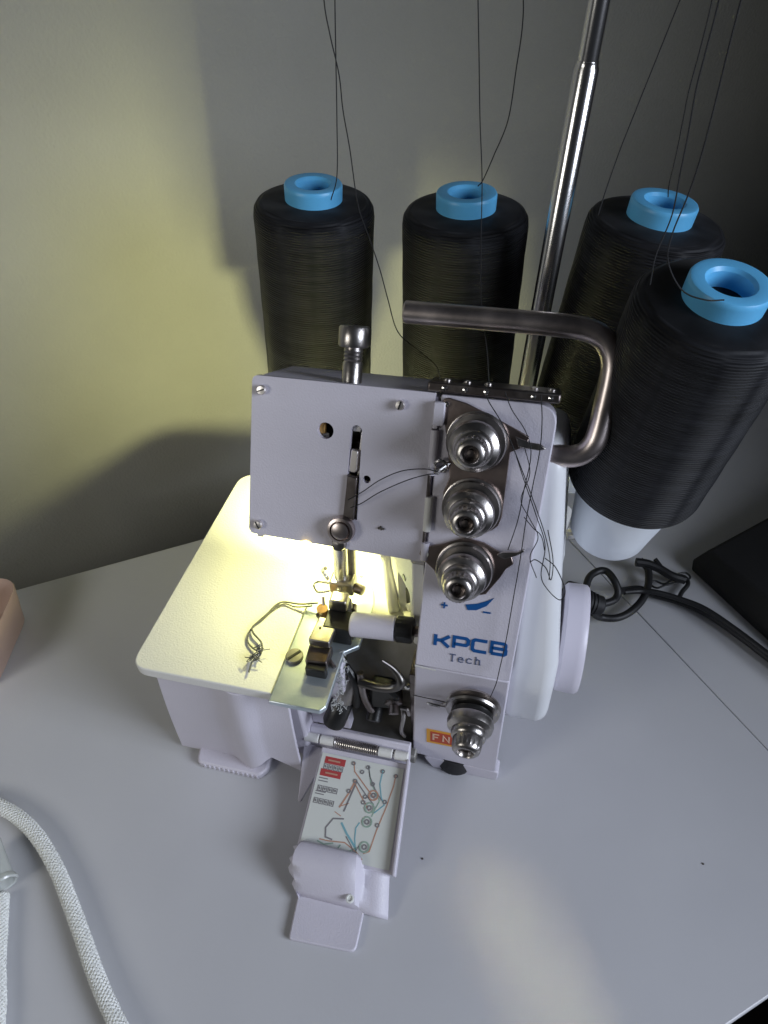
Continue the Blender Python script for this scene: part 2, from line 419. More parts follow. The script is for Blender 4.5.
# pressure-regulating knob on top of the head
km = FM @ Matrix.Translation((-.978, 1.40, -.15)) @ Matrix.Rotation(-PI/2-.05, 4, 'X')
bm = NB(); lathe(bm, [(.062, 0), (.062, .05), (.052, .055), (.052, .19), (.046, .20), (.050, .21), (.046, .22), (.050, .23), (.046, .24), (.050, .25), (.046, .265), (.074, .27), (.080, .28), (.080, .365), (.073, .375), (0, .377)], km, 36, knurl=(13, 14))
part('pressure_knob', bm, 'steel')
# thread guide bar along the top of the panel
bm = NB(); box(bm, -.555, .075, 1.512, 1.560, -.16, .012, FM); gb = part('thread_guide_bar', bm, 'dsteel', .010)
for x in (-.47, -.37, -.27, -.05, .03):
    bm = NB(); lathe(bm, [(.020, 0), (.020, .008), (.010, .010), (.010, .004)], FM @ Matrix.Translation((x, 1.56, -.06)) @ Matrix.Rotation(-PI/2, 4, 'X'), 16); obj('eyelet', bm, 'steel', gb)
    bm = NB(); lathe(bm, [(.012, 0), (.012, .012), (0, .016)], FM @ Matrix.Translation((x, 1.536, .012)), 12); obj('rivet', bm, 'chrome', gb)

# carrying handle
hp = [(.0, 1.239), (.093, 1.239), (.17, 1.243), (.225, 1.268), (.262, 1.32), (.277, 1.39), (.285, 1.50), (.292, 1.62), (.290, 1.70), (.268, 1.765), (.225, 1.815), (.155, 1.845), (.026, 1.857), (-.349, 1.861), (-.72, 1.863)]
bm = NB(); tube(bm, smoothpath([fp(x, s, -.12+.0*x) for x, s in hp], 8), .055, 24); part('carry_handle', bm, 'handle', .010)

# tension dials
def dial(mt, k):
    bm = NB(); lathe(bm, [(.10, .02), (.142, .028), (.148, .042), (.128, .048), (.10, .052)], mt, 44)
    lathe(bm, [(.10, .056), (.128, .062), (.145, .072), (.139, .084), (.06, .088)], mt, 44)
    d = part('tension_dial', bm, 'steel')
    bm = NB(); lathe(bm, [(.085, .085), (.112, .095), (.112, .120), (.085, .13)], mt, 36); obj('felt_washer', bm, 'black', d)
    bm = NB()
    lathe(bm, [(.10, .125), (.120, .130), (.124, .150), (.118, .178), (.100, .192), (.092, .196), (.094, .206), (.090, .228), (.082, .238), (.076, .242),
               (.078, .248), (.076, .285), (.070, .305), (.058, .315), (.044, .318), (.038, .310), (.036, .27), (0, .265)], mt, 48, knurl=(10, 12))
    obj('dial_cap', bm, 'steel', d)
    bm = NB(); lathe(bm, [(.035, .271), (.018, .276), (.016, .295), (0, .297)], mt, 16); obj('dial_stem', bm, 'dsteel', d)
    return d
bm = NB()
prism(bm, [(-.475, 1.45), (-.468, 1.485), (-.445, 1.492), (-.36, 1.475), (-.24, 1.43), (-.10, 1.37), (-.045, 1.345), (-.048, 1.302), (-.125, 1.26), (-.127, .93), (-.14, .88), (-.17, .85), (-.24, .83), (-.34, .84), (-.40, .88), (-.425, .95), (-.43, 1.02), (-.405, 1.10), (-.42, 1.20), (-.445, 1.33)], .006, .022, FM)
gp = part('guide_plate', bm, 'bronze', .004)
bm = NB(); prism(bm, [(-.11, 1.345), (-.09, 1.295), (.01, 1.290), (.042, 1.302), (.012, 1.322), (-.04, 1.325)], .03, .05, FM); obj('guide_finger', bm, 'steel', gp, bevel=.005)
bm = NB(); lathe(bm, [(.012, 0), (.014, .014), (0, .018)], FM @ Matrix.Translation((-.452, 1.462, .022)), 14); obj('rivet', bm, 'chrome', gp)
for x, s in ((-.452, 1.155),):
    bm = NB(); tube(bm, [fp(x+.03*math.cos(t), s+.03*math.sin(t), .03+.01*math.sin(t)) for t in [2*PI*k/16 for k in range(17)]], .009, 8)
    tube(bm, [fp(x+.04, s+.02, .02), fp(x+.0, s-.01, .05), fp(x-.015, s-.04, .03)], .011, 8)
    part('thread_eye', bm, 'chrome')
bm = NB()
prism(bm, [(-.515, .70), (-.490, .715), (-.40, .745), (-.30, .795), (-.20, .78), (-.10, .735), (-.055, .73), (-.040, .69), (-.075, .655), (-.10, .60), (-.16, .50), (-.28, .46), (-.40, .53), (-.44, .59), (-.50, .64), (-.525, .67)], .006, .024, FM)
gp2 = part('guide_plate', bm, 'bronze', .004, label='lower bronzed guide plate with a round eye in its pointed ear')
bm = NB(); prism(bm, rounded([(-.13, .735), (-.10, .755), (-.03, .765), (.0, .785), (.005, .775), (-.03, .748), (-.085, .72)], .004), .03, .05, FM); obj('guide_finger', bm, 'steel', gp2, bevel=.004)
bm = NB(); lathe(bm, [(.018, 0), (.018, .008), (.010, .010), (.010, .006), (0, .006)], FM @ Matrix.Translation((-.492, .675, .022)), 16); obj('eyelet', bm, 'white_cord', gp2)
dial(FM @ Matrix.Translation((-.288, 1.300, 0)), 0)
dial(FM @ Matrix.Translation((-.279, .968, 0)), 1)
dial(FM @ Matrix.Translation((-.281, .632, 0)), 2)
dial(LM @ Matrix.Translation((-.158, .965, .012)) @ Matrix.Scale(1.05, 4), 3)
bm = NB(); prism(bm, [(-.36, .84), (-.30, .90), (-.26, .89), (-.27, .84), (-.40, .82)], .01, .02, LM); part('wire_guide', bm, 'steel', .003)
bm = NB(); tube(bm, smoothpath([lp(-.30, .86, .03), lp(-.37, .875, .04), lp(-.42, .87, .035), lp(-.41, .85, .03), lp(-.35, .845, .03)], 6), .007, 8); part('thread_eye', bm, 'chrome')

# lettering, drawn as strokes on the sloping panel
def stroke(bm, pts, w, mt, z0=.0015, z1=.004, mi=0, closed=False):
    P = [Vector(p) for p in pts]
    if closed: P.append(P[0])
    L_, R_ = [], []
    for i, p in enumerate(P):
        if closed: a = (P[i]-P[i-1]) if i > 0 else (P[-1]-P[-2]); b = (P[(i+1)]-P[i]) if i < len(P)-1 else (P[1]-P[0])
        else: a = P[i]-P[i-1] if i > 0 else P[1]-P[0]; b = P[i+1]-P[i] if i < len(P)-1 else P[i]-P[i-1]
        a = a.normalized(); b = b.normalized(); t = (a+b)
        t = t.normalized() if t.length > 1e-6 else a
        n = Vector((-t.y, t.x)); k = w/2/max(.5, n.dot(Vector((-a.y, a.x))))
        L_.append(p+n*k); R_.append(p-n*k)
    for i in range(len(P)-1):
        q = [R_[i], R_[i+1], L_[i+1], L_[i]]
        hi = [bm.verts.new(mt @ Vector((v.x, v.y, z1))) for v in q]; lo = [bm.verts.new(mt @ Vector((v.x, v.y, z0))) for v in q]
        bm.faces.new(hi).material_index = mi; bm.faces.new(lo[::-1]).material_index = mi
        for j in range(4): bm.faces.new([lo[j], lo[(j+1) % 4], hi[(j+1) % 4], hi[j]]).material_index = mi
GL = {  # glyphs in a 1 x 1 box
 'K': [[(0, 0), (0, 1)], [(1, 1), (.42, .52), (.12, .52)], [(.42, .52), (1, 0)]],
 'P': [[(0, 0), (0, 1), (.85, 1), (1, .88), (1, .52), (.85, .38), (0, .38)]],
 'C': [[(1, 1), (.15, 1), (0, .86), (0, .14), (.15, 0), (1, 0)]],
 'B': [[(0, 0), (0, 1), (.85, 1), (.95, .9), (.95, .6), (.85, .5), (0, .5)], [(.85, .5), (1, .4), (1, .12), (.87, 0), (0, 0)]],
 'T': [[(0, .9), (0, 1), (1, 1), (1, .9)], [(.5, 1), (.5, 0)], [(.3, 0), (.7, 0)]],
 'e': [[(.0, .36), (1, .36), (.85, .62), (.5, .7), (.1, .56), (0, .3), (.15, .06), (.5, 0), (1, .1)]],
 'c': [[(1, .56), (.5, .7), (.1, .56), (0, .3), (.15, .06), (.5, 0), (1, .1)]],
 'h': [[(.1, 0), (.1, 1), (0, 1)], [(.1, .5), (.4, .7), (.8, .62), (.85, .4), (.85, 0)], [(-.05, 0), (.3, 0)], [(.7, 0), (1.05, 0)]],
 'F': [[(0, 0), (0, 1), (1, 1)], [(0, .52), (.8, .52)]],
 'N': [[(0, 0), (0, 1), (1, 0), (1, 1)]],
 '1': [[(.3, .8), (.6, 1), (.6, 0)]],
}
def word(txt, x, y, w, h, gap, sw, mt, m, name, z0=.0015, z1=.004, dx=0):
    bm = NB()
    for i, c in enumerate(txt):
        for g_ in GL[c]:
            stroke(bm, [(x+i*(w+gap)+px*w, y+i*dx+py*h) for px, py in g_], sw, mt, z0, z1)
    return part(name, bm, m, smooth=False)
word('KPCB', -.400, .146, .076, .066, .025, .0185, FM, 'ink_blue', 'brand_lettering', dx=.003)
word('Tech', -.312, .066, .028, .042, .018, .005, FM, 'ink_grey', 'brand_lettering', dx=.002)
bm = NB(); stroke(bm, [(-.388, .392), (-.352, .392)], .009, FM); stroke(bm, [(-.37, .374), (-.37, .410)], .009, FM, .0045, .006); part('plus_mark', bm, 'ink_blue', smooth=False)
bm = NB(); stroke(bm, [(-.165, .388), (-.125, .388)], .009, FM); part('minus_mark', bm, 'ink_blue', smooth=False)
bm = NB()
prism(bm, [(-.245, .385), (-.20, .392), (-.15, .425), (-.115, .478), (-.155, .452), (-.20, .430), (-.26, .415)], .0015, .004, FM); part('dial_arrow', bm, 'ink_blue', smooth=False)
# model sticker
bm = NB(); prism(bm, [(-.436, .345), (-.20, .345), (-.20, .512), (-.436, .512)], .0015, .003, LM); st = part('model_sticker', bm, 'sticker_yellow', smooth=False)
bm = NB(); prism(bm, [(-.412, .368), (-.21, .368), (-.21, .490), (-.412, .490)], .003, .0045, LM); obj('sticker_field', bm, 'sticker_red', st, smooth=False)
bm = NB()
for i, c in enumerate('FN1'):
    for g_ in GL[c]: stroke(bm, [(-.392+i*.062+px*.036, .395+py*.07) for px, py in g_], .012, LM, .005, .0065)
obj('sticker_lettering', bm, 'sticker_ink', st, smooth=False)
# work line between upper and lower panel (bright worn edge at left)
bm = NB(); stroke(bm, [(-.50, 1.18), (-.42, 1.172), (-.38, 1.17)], .012, LM, .001, .004); part('worn_edge', bm, 'plate', smooth=False)

# cloth plate
bm = NB()
PT = 1.08
cp = rounded([(-2.135, -.285), (-1.262, -.285), (-1.262, .33), (-1.12, .64), (-.90, .66), (-.50, .62), (-.50, 1.46), (-2.135, 1.46)], [.10, .01, .01, .05, .02, 0, .02, .14], 8)
prism(bm, cp, PT-.075, PT)
part('cloth_plate', bm, 'plate', .018, seg=3)
# needle plate: polished steel, rounded at the back
bm = NB()
npl = [(-1.255, -.335), (-.955, -.335), (-.930, -.30), (-.935, .10), (-.80, .16), (-.63, .16), (-.63, .40)] + [(-1.03+.20*math.cos(t)+.02, .44+.215*math.sin(t)) for t in [k*PI/14 for k in range(11)]] + [(-1.25, .36)]
npl = [(-1.255, -.335), (-.960, -.335), (-.932, -.30), (-.935, .06), (-.86, .12), (-.85, .44)] + [(-1.05+.19*math.cos(t), .46+.19*math.sin(t)) for t in [k*PI/14 for k in range(1, 12)]] + [(-1.25, .36)]
prism(bm, npl, PT-.03, PT+.008); npo = part('needle_plate', bm, 'needle_plate', .006)
bm = NB(); mt = Matrix.Translation((-1.206, -.03, PT+.008))
lathe(bm, [(.052, -.01), (.052, .012), (.046, .018), (0, .020)], mt, 30); sc = obj('plate_screw', bm, 'deck', npo)
bm = NB(); box(bm, -.045, .045, -.007, .007, .0195, .0235, mt @ Matrix.Rotation(.9, 4, 'Z')); obj('screw_slot', bm, 'black', sc)
# casting right of the plate, under the head
bm = NB(); prism(bm, rounded([(-.50, .26), (-.56, .26), (-.86, .70), (-.86, 1.05), (-.50, 1.05)], [0, .02, .04, .02, 0]), PT-.12, 1.72)
cast = part('body_casting', bm, 'plate', 0)
nrm = Vector((-.826, -.563, 0)); tng = Vector((-.563, .826, 0)); WM = Matrix(((tng.x, 0, nrm.x, -.56), (tng.y, 0, nrm.y, .26), (0, 1, 0, 0), (0, 0, 0, 1)))   # u along the wall, v = z, w outwards
rc = NB(); prism(rc, rounded([(.05, 1.10), (.24, 1.10), (.24, 1.42), (.05, 1.42)], [.07, .07, .05, .05]), -.05, .1, WM)
cut_world(cast, [rc])
bm = NB(); prism(bm, rounded([(.13, 1.13), (.19, 1.13), (.20, 1.30), (.14, 1.30)], .02), -.0495, -.03, WM); part('casting_slot', bm, 'black')
bm = NB(); lathe(bm, [(.022, -.05), (.022, .0), (0, .001)], WM @ Matrix.Translation((.095, 1.24, 0)), 20); part('casting_stud', bm, 'plate')
bm = NB(); lathe(bm, [(.022, 0), (.022, .004), (0, .004)], WM @ Matrix.Translation((.13, 1.47, 0)), 16); part('casting_hole', bm, 'black')
bm = NB(); lathe(bm, [(.085, 0), (.085, .10), (.07, .115), (0, .115)], frame((-.84, .68, 1.46), (-.826, -.563, 0)), 32); part('shaft_boss', bm, 'plate')
bm = NB(); tube(bm, [(-.72, .42, PT), (-.78, .55, 1.30), (-.83, .66, 1.6)], .035, 12); part('casting_rib', bm, 'plate')
bm = NB(); box(bm, -.98, -.50, .30, .66, PT-.07, PT-.004); part('plate_extension', bm, 'plate', .01)
# base body
bm = NB(); prism(bm, [(-2.00, .07), (-1.19, .10), (-1.19, PT-.08), (-1.96, PT-.08)], -1.3, .14, LM); part('base_box', bm, 'paint', .02)
# curved front cover with an upright bulge
bm = NB()
u = []
for x, o_ in ((-2.035, .225), (-1.72, .225), (-1.68, .228), (-1.64, .238), (-1.60, .258), (-1.56, .278), (-1.52, .290), (-1.48, .290), (-1.44, .278), (-1.41, .258), (-1.37, .243), (-1.195, .238)):
    u.append((x, o_))
n = len(u); rows = []
for k in range(9):
    t = k/8; row = []
    for x, o_ in u:
        zb = .06 if x > -1.7 else .03
        if -1.64 < x < -1.36: zb = .035 + (.14*max(0, (x+1.53)/.15))
        z = zb + (1.0-zb)*t
        xx = x - (.075*(1-t) if x < -1.9 else (.05*(1-t) if x < -1.3 else 0.05*(1-t)*(1 if x < -1.2 else .6)))
        oo = o_ + .012*math.sin(PI*t)
        row.append((xx, oo, z))
    rows.append(row)
F_ = [[bm.verts.new((x, -o_, z)) for x, o_, z in r] for r in rows]
B_ = [[bm.verts.new((x, -o_+.022, z)) for x, o_, z in r] for r in rows]
for k in range(8):
    for i in range(n-1):
        bm.faces.new([F_[k][i], F_[k][i+1], F_[k+1][i+1], F_[k+1][i]]); bm.faces.new([B_[k][i], B_[k+1][i], B_[k+1][i+1], B_[k][i+1]])
for k in range(8):
    bm.faces.new([F_[k][0], F_[k+1][0], B_[k+1][0], B_[k][0]]); bm.faces.new([F_[k][-1], B_[k][-1], B_[k+1][-1], F_[k+1][-1]])
for i in range(n-1):
    bm.faces.new([F_[0][i], B_[0][i], B_[0][i+1], F_[0][i+1]]); bm.faces.new([F_[-1][i], F_[-1][i+1], B_[-1][i+1], B_[-1][i]])
fc = part('front_cover', bm, 'paint', .004)
bm = NB(); tube(bm, [(-1.30, -.243, .93), (-1.265, -.243, .935), (-1.25, -.243, .92)], .010, 6); part('paint_chip', bm, 'white_cord', label='bright worn dent near the cover top')
# ribbed front foot
bm = NB(); prism(bm, rounded([(-1.95, -.325), (-1.50, -.325), (-1.46, -.27), (-1.47, -.10), (-2.0, -.10)], [.05, .05, .04, .02, .02]), .0, .06)
part('base_foot', bm, 'paint', .015)
for k in range(12):
    bm = NB(); box(bm, -1.90+k*.034, -1.886+k*.034, -.330, -.318, .010, .050); part('foot_rib', bm, 'paint', .003)
for x, y in ((-.26, .02), (-.10, 1.0), (-1.85, 1.1)):
    bm = NB(); lathe(bm, [(.13, 0), (.14, .04), (.12, .14), (0, .14)], Matrix.Translation((x, y+.09, 0)), 28); part('rubber_foot', bm, 'rubber')

# looper bay
bm = NB(); box(bm, -1.20, -.50, -.06, 1.1, .13, .22); part('bay_floor', bm, 'deck', .01)
bm = NB(); prism(bm, [(-.11, .20), (-.06, .20), (-.02, .34), (-.055, .36), (-.11, .30)], -1.19, -.53, XM); part('bay_sill', bm, 'paint', .008)
bm = NB(); box(bm, -1.19, -.93, -.02, .06, .34, 1.04); part('bay_wall', bm, 'paint', .01)
bm = NB(); box(bm, -.99, -.53, .32, .36, .2, PT-.08); part('bay_back', bm, 'deck', .004)
bm = NB(); box(bm, -.55, -.505, .06, .5, .2, PT-.1); part('bay_wall', bm, 'dsteel', .004)
# sloping steel deck behind the loopers
bm = NB(); prism(bm, [(.06, .80), (.08, .78), (.33, 1.00), (.30, 1.045)], -.96, -.545, XM); part('bay_deck', bm, 'deck', .004)
bm = NB(); tube(bm, smoothpath([(-.70, .03, 1.12), (-.63, .03, 1.05), (-.585, .0, .99), (-.62, -.01, .93), (-.72, -.01, .90), (-.84, 0, .90)], 8), [.010+.018*min(1, i/16) for i in range(41)], 12); part('upper_looper', bm, 'looper')
bm = NB(); tube(bm, smoothpath([(-.84, .03, .95), (-.82, -.01, .80), (-.80, -.01, .68), (-.78, 0, .60)], 6), .022, 10); part('lower_looper', bm, 'dsteel')
bm = NB(); prism(bm, rounded([(-.80, .62), (-.62, .66), (-.60, .78), (-.66, .86), (-.78, .86)], .03), -.10, .0, LM); part('looper_block', bm, 'black', .02)
bm = NB(); lathe(bm, [(.05, 0), (.055, .01), (.055, .10), (.03, .11), (.03, .16), (0, .165)], frame((-.66, .10, .74), (.2, -.9, -.3)), 20); part('looper_cam', bm, 'dsteel')
bm = NB(); tube(bm, smoothpath([(-.93, .05, .96), (-.88, .02, .90), (-.86, .0, .78), (-.87, -.02, .66)], 6), .024, 10); part('knife_lever', bm, 'black')
bm = NB(); lathe(bm, [(.045, 0), (.050, .02), (.050, .09), (.03, .10), (0, .10)], frame((-.77, .06, .56), (0, -.8, -.5)), 24); part('looper_knob', bm, 'black')
ax = Vector((-.28, -.55, -.80)).normalized()
bm = NB(); lathe(bm, [(.066, 0), (.066, .20), (.06, .21), (0, .21)], frame((-.90, .10, .84), ax), 28); part('sleeve', bm, 'steel')
bm = NB(); lathe(bm, [(.060, 0), (.072, .02), (.072, .16), (.062, .185), (.022, .19), (.02, .175), (0, .175)], frame(Vector((-.90, .10, .84))+ax*.20, ax), 28); part('looper_knob', bm, 'black', label='larger black knob on a steel sleeve')
bm = NB(); tube(bm, smoothpath([(-.60, .05, .62), (-.585, .02, .56), (-.60, 0, .42), (-.585, .02, .32)], 6), .014, 8); part('thread_tube', bm, 'steel')
bm = NB(); tube(bm, smoothpath([(-.60, .02, .66), (-.56, .02, .655), (-.548, .02, .60)], 6), .014, 8); part('thread_hook', bm, 'steel')
bm = NB(); lathe(bm, [(.016, 0), (.016, .02), (0, .024)], frame((-.56, .06, .86), (0, -1, .3)), 12); part('bay_rivet', bm, 'chrome')

# lint in the looper bay
rnd = random.Random(3); bm = NB()
for k in range(75):
    t = rnd.random(); p = Vector((-.945+.03*rnd.uniform(-1, 1), .06-.20*t, 1.10-.34*t)) + Vector((rnd.uniform(-.02, .02), rnd.uniform(-.02, .02), rnd.uniform(-.02, .02)))
    pts = [p + Vector((rnd.uniform(-.014, .014), rnd.uniform(-.014, .014), rnd.uniform(-.012, .012))) for _ in range(4)]
    tube(bm, smoothpath(pts, 3), .0022, 4)
lint = part('lint', bm, 'white_core'); lint['kind'] = 'stuff'

# needle bar, needles, presser foot
bm = NB(); lathe(bm, [(.045, 0), (.045, .55)], frame((-1.035, .43, 1.30), (0, .18, 1)), 24); part('needle_bar', bm, 'chrome')
bm = NB(); lathe(bm, [(.028, 0), (.028, .60)], frame((-.985, .47, 1.26), (0, .18, 1)), 18); part('presser_bar', bm, 'steel')
bm = NB(); prism(bm, rounded([(-1.10, 1.215), (-.95, 1.215), (-.95, 1.315), (-1.10, 1.315)], .02), -.47, -.37, LM); part('needle_clamp', bm, 'steel', .008)
bm = NB(); tube(bm, smoothpath([(-1.10, .40, 1.27), (-1.17, .39, 1.28), (-1.20, .38, 1.25), (-1.17, .36, 1.22), (-1.10, .37, 1.235)], 6), .007, 8)
tube(bm, smoothpath([(-1.12, .42, 1.28), (-1.15, .43, 1.34), (-1.125, .42, 1.38)], 5), .012, 8); part('needle_thread_guide', bm, 'chrome')
bm = NB(); lathe(bm, [(.028, 0), (.032, .015), (.030, .06), (0, .065)], frame((-.95, .40, 1.27), (1, -.3, 0)), 18); part('clamp_screw', bm, 'dsteel')
for x in (-1.085, -1.055):
    bm = NB(); tube(bm, [(x, .385, 1.23), (x, .36, 1.10), (x, .355, 1.0)], [.012, .010, .003], 8); part('needle', bm, 'chrome')
bm = NB(); prism(bm, rounded([(-1.045, 1.12), (-.99, 1.12), (-.975, 1.24), (-1.03, 1.25)], .01), -.36, -.30, LM); part('foot_shank', bm, 'steel', .006)
# black block with a steel cap, left of the white lifter sleeve
bm = NB(); prism(bm, rounded([(-1.065, 1.105), (-.90, 1.105), (-.895, 1.245), (-1.06, 1.25)], .01), -.24, -.10, LM); part('foot_holder', bm, 'black', .01)
bm = NB(); prism(bm, rounded([(-1.065, 1.25), (-.95, 1.25), (-.945, 1.34), (-1.05, 1.34)], .02), -.30, -.22, LM); part('foot_spring', bm, 'steel', .01)
bm = NB(); lathe(bm, [(.062, 0), (.072, .008), (.072, .255), (.064, .262), (0, .262)], frame((-.905, .16, 1.235), (1, .04, .05)), 36); part('lifter_sleeve', bm, 'paint')
bm = NB(); lathe(bm, [(.066, 0), (.076, .006), (.076, .085), (.066, .098), (0, .10)], frame((-.640, .17, 1.248), (1, .04, .05)), 36, knurl=(1, 2)); part('lifter_knob', bm, 'black')
bm = NB(); lathe(bm, [(.028, 0), (.032, .01), (.028, .045), (0, .05)], frame((-.540, .172, 1.253), (1, .04, .05)), 20); part('lifter_screw', bm, 'bronze')
# presser foot sole: steel toe, black edge
bm = NB(); prism(bm, rounded([(-1.115, .0), (-.99, .0), (-.98, .16), (-1.10, .17)], .01), PT+.11, PT+.165); part('presser_foot', bm, 'steel', .008)
bm = NB(); prism(bm, rounded([(-1.11, -.10), (-.985, -.09), (-.985, .03), (-1.12, .02)], .012), PT+.03, PT+.10); part('foot_toe', bm, 'dsteel', .01)
bm = NB(); box(bm, -1.10, -.98, -.14, -.10, PT+.01, PT+.085); part('foot_guard', bm, 'black', .008)
bm = NB(); lathe(bm, [(.008, 0), (.008, .004), (0, .004)], Matrix.Translation((-1.07, .09, PT+.165)), 12); part('foot_hole', bm, 'black')
bm = NB(); lathe(bm, [(.035, 0), (.035, .10), (0, .11)], Matrix.Translation((-1.12, .27, PT+.008)), 18); part('felt_pad', bm, 'brown')

bm = NB(); lathe(bm, [(.018, 0), (.020, .006), (.018, .03), (0, .032)], frame((-1.03, .36, 1.28), (0, -1, .2)), 16); part('clamp_screw', bm, 'steel')
bm = NB(); path = [Vector((-.965+.022*math.cos(2*PI*k/10), .30+.022*math.sin(2*PI*k/10), 1.16+.0016*k)) for k in range(70)]
tube(bm, path, .005, 5); part('foot_coil', bm, 'steel')
bm = NB(); tube(bm, smoothpath([(-1.13, .33, 1.22), (-1.115, .27, 1.17), (-1.12, .20, 1.20), (-1.105, .16, 1.27)], 6), .010, 8); part('wire_guide', bm, 'dsteel')
bm = NB(); prism(bm, rounded([(-.985, 1.11), (-.93, 1.11), (-.92, 1.20), (-.975, 1.21)], .012), -.335, -.29, LM); part('clamp_lug', bm, 'dsteel', .006)
bm = NB(); tube(bm, smoothpath([(-1.0, -.02, 1.12), (-.965, -.05, 1.10), (-.95, -.02, 1.03), (-.93, .04, .98)], 6), .012, 8); part('knife_arm', bm, 'dsteel')
# work lamp under the head
bm = NB(); lathe(bm, [(.0, 0), (.030, .008), (.040, .03), (.040, .06), (0, .065)], frame((-1.14, .60, 1.625), (0, 0, 1)), 20); part('work_lamp', bm, 'lamp')
bm = NB(); lathe(bm, [(.048, .0), (.056, .0), (.056, .05), (.048, .05)], frame((-1.14, .60, 1.655), (0, 0, 1)), 20, cap=False); part('lamp_socket', bm, 'plate')
bm = NB(); lathe(bm, [(0, 0), (.022, .006), (.028, .022), (0, .030)], frame((-1.15, .285, 1.733), (0, -.1, 1)), 14); part('indicator_lamp', bm, 'lamp')

# looper cover: opened and hanging down in front of the bay
H0 = Vector((0, -.13, .30)); H1 = Vector((0, -.755, .13))
dd = (H1-H0).normalized(); dn = dd.cross(Vector((1, 0, 0))).normalized(); dn = dn if dn.z > 0 else -dn
DM = Matrix(((1, 0, 0, 0), (0, -dd.y, dn.y, H0.y), (0, -dd.z, dn.z, H0.z), (0, 0, 0, 1)))   # local y runs back up towards the hinge
DL = (H1-H0).length
bm = NB(); prism(bm, [(-1.09, -.02), (-.515, -.02), (-.485, -DL), (-1.09, -DL)], -.03, 0, DM); lc = part('looper_cover', bm, 'paint', .006)
bm = NB(); prism(bm, [(-.533, .0), (-.513, .0), (-.470, -DL-.005), (-.490, -DL-.005)], -.03, .05, DM); obj('cover_flange', bm, 'paint', lc, bevel=.006)
bm = NB(); prism(bm, [(-1.235, .0), (-1.09, -.02), (-1.09, -.15), (-1.155, -.36), (-1.175, -.36)], -.10, -.075, DM); obj('cover_flange', bm, 'paint', lc, bevel=.006)
for x0, x1 in ((-1.215, -1.115), (-1.108, -1.01), (-.725, -.63), (-.62, -.53)):
    bm = NB(); lathe(bm, [(.022, x0), (.030, x0+.006), (.030, x1-.006), (.022, x1)], Matrix.Translation((0, -.118, .325)) @ Matrix.Rotation(PI/2, 4, 'Y'), 20); obj('hinge_barrel', bm, 'plate', lc)
bm = NB(); path = [Vector((-1.01+.285*k/336, -.118+.030*math.cos(2*PI*k/16), .325+.030*math.sin(2*PI*k/16))) for k in range(337)]
tube(bm, path, .0052, 5); obj('hinge_spring', bm, 'steel', lc)
# chart
def cx(u, v):  # chart coordinates: u 0..1 across, v 0..1 downwards
    x0 = -1.075+.055*v*0; x1 = -.545+.03*v
    return (x0 + (x1-x0)*u, -.055 - (DL-.075)*v)
bm = NB(); prism(bm, [cx(0, 0), cx(1, 0), cx(1, 1), cx(0, 1)], .002, .006, DM); ch = obj('threading_chart', bm, 'chart', lc, smooth=False)
ms = ['ink_red', 'ink_black', 'ink_cyan', 'ink_brown', 'ink_green', 'chart']
bm = NB()
def line(pts, mi, w=.007, lift=0):
    stroke(bm, [cx(*p) for p in pts], w, DM, .0065+lift, .0075+lift, mi)
def ring(u, v, r, mi, w=.008, fill=None):
    c_ = cx(u, v)
    stroke(bm, [(c_[0]+r*math.cos(2*PI*k/18), c_[1]+r*math.sin(2*PI*k/18)) for k in range(18)], w, DM, .0085, .0095, mi, closed=True)
for v0 in (.05, .185):
    line([(.05-.02*(v0 > .1), v0+.02), (.30-.02*(v0 > .1), v0+.02)], 0, .042)
    line([(.09, v0+.02), (.24, v0+.02)], 3, .010, .003)
def cells(u0, v, n_):
    for k in range(n_):
        u_ = u0+.062*k
        stroke(bm, [cx(u_, v), cx(u_+.045, v), cx(u_+.045, v+.05), cx(u_, v+.05)], .0045, DM, .0065, .0075, 1, closed=True)
        line([(u_+.018+.004*(k % 2), v+.012), (u_+.026, v+.038)], 1, .008, .002)
cells(.055, .115, 4); cells(.045, .345, 4); cells(.035, .475, 4)
for v_ in (.265, .295, .405, .43): line([(.03, v_), (.12+.03*math.sin(v_*50), v_)], 1, .006)
# thread paths of the diagram
line([(.40, .03), (.43, .13), (.58, .25), (.72, .36)], 3); line([(.58, .04), (.62, .15), (.70, .26), (.80, .36)], 1)
line([(.76, .05), (.75, .20), (.79, .33)], 2); line([(.92, .07), (.91, .2), (.88, .34), (.87, .40), (.80, .66), (.76, .87), (.70, .90)], 3)
line([(.58, .04), (.64, .20), (.78, .37), (.74, .47), (.72, .54)], 4); line([(.79, .33), (.84, .40), (.74, .50)], 2)
line([(.46, .25), (.56, .36), (.68, .49)], 3); line([(.47, .22), (.60, .33), (.72, .42)], 1)
line([(.46, .22), (.42, .35), (.34, .52)], 3, .010); line([(.48, .22), (.44, .38), (.40, .55)], 1, .010); line([(.36, .5), (.44, .46)], 3, .005)
for u_, v_, mi in ((.70, .33, 3), (.68, .46, 4), (.68, .60, 4), (.70, .84, 4)):
    ring(u_, v_, .028, mi); ring(u_, v_, .012, 1, .007)
for u_, v_ in ((.40, .05), (.58, .06), (.76, .07), (.92, .09), (.46, .225), (.41, .34), (.60, .42), (.61, .36), (.84, .37), (.80, .61), (.52, .12), (.67, .22)):
    ring(u_, v_, .010, 1, .006)
line([(.60, .62), (.57, .68), (.58, .78), (.62, .92)], 2); line([(.40, .66), (.48, .75), (.60, .86)], 2, .012)
line([(.42, .62), (.30, .64), (.24, .74), (.26, .83), (.34, .84)], 1, .009); line([(.20, .86), (.30, .86), (.48, .84), (.62, .90), (.70, .96)], 3)
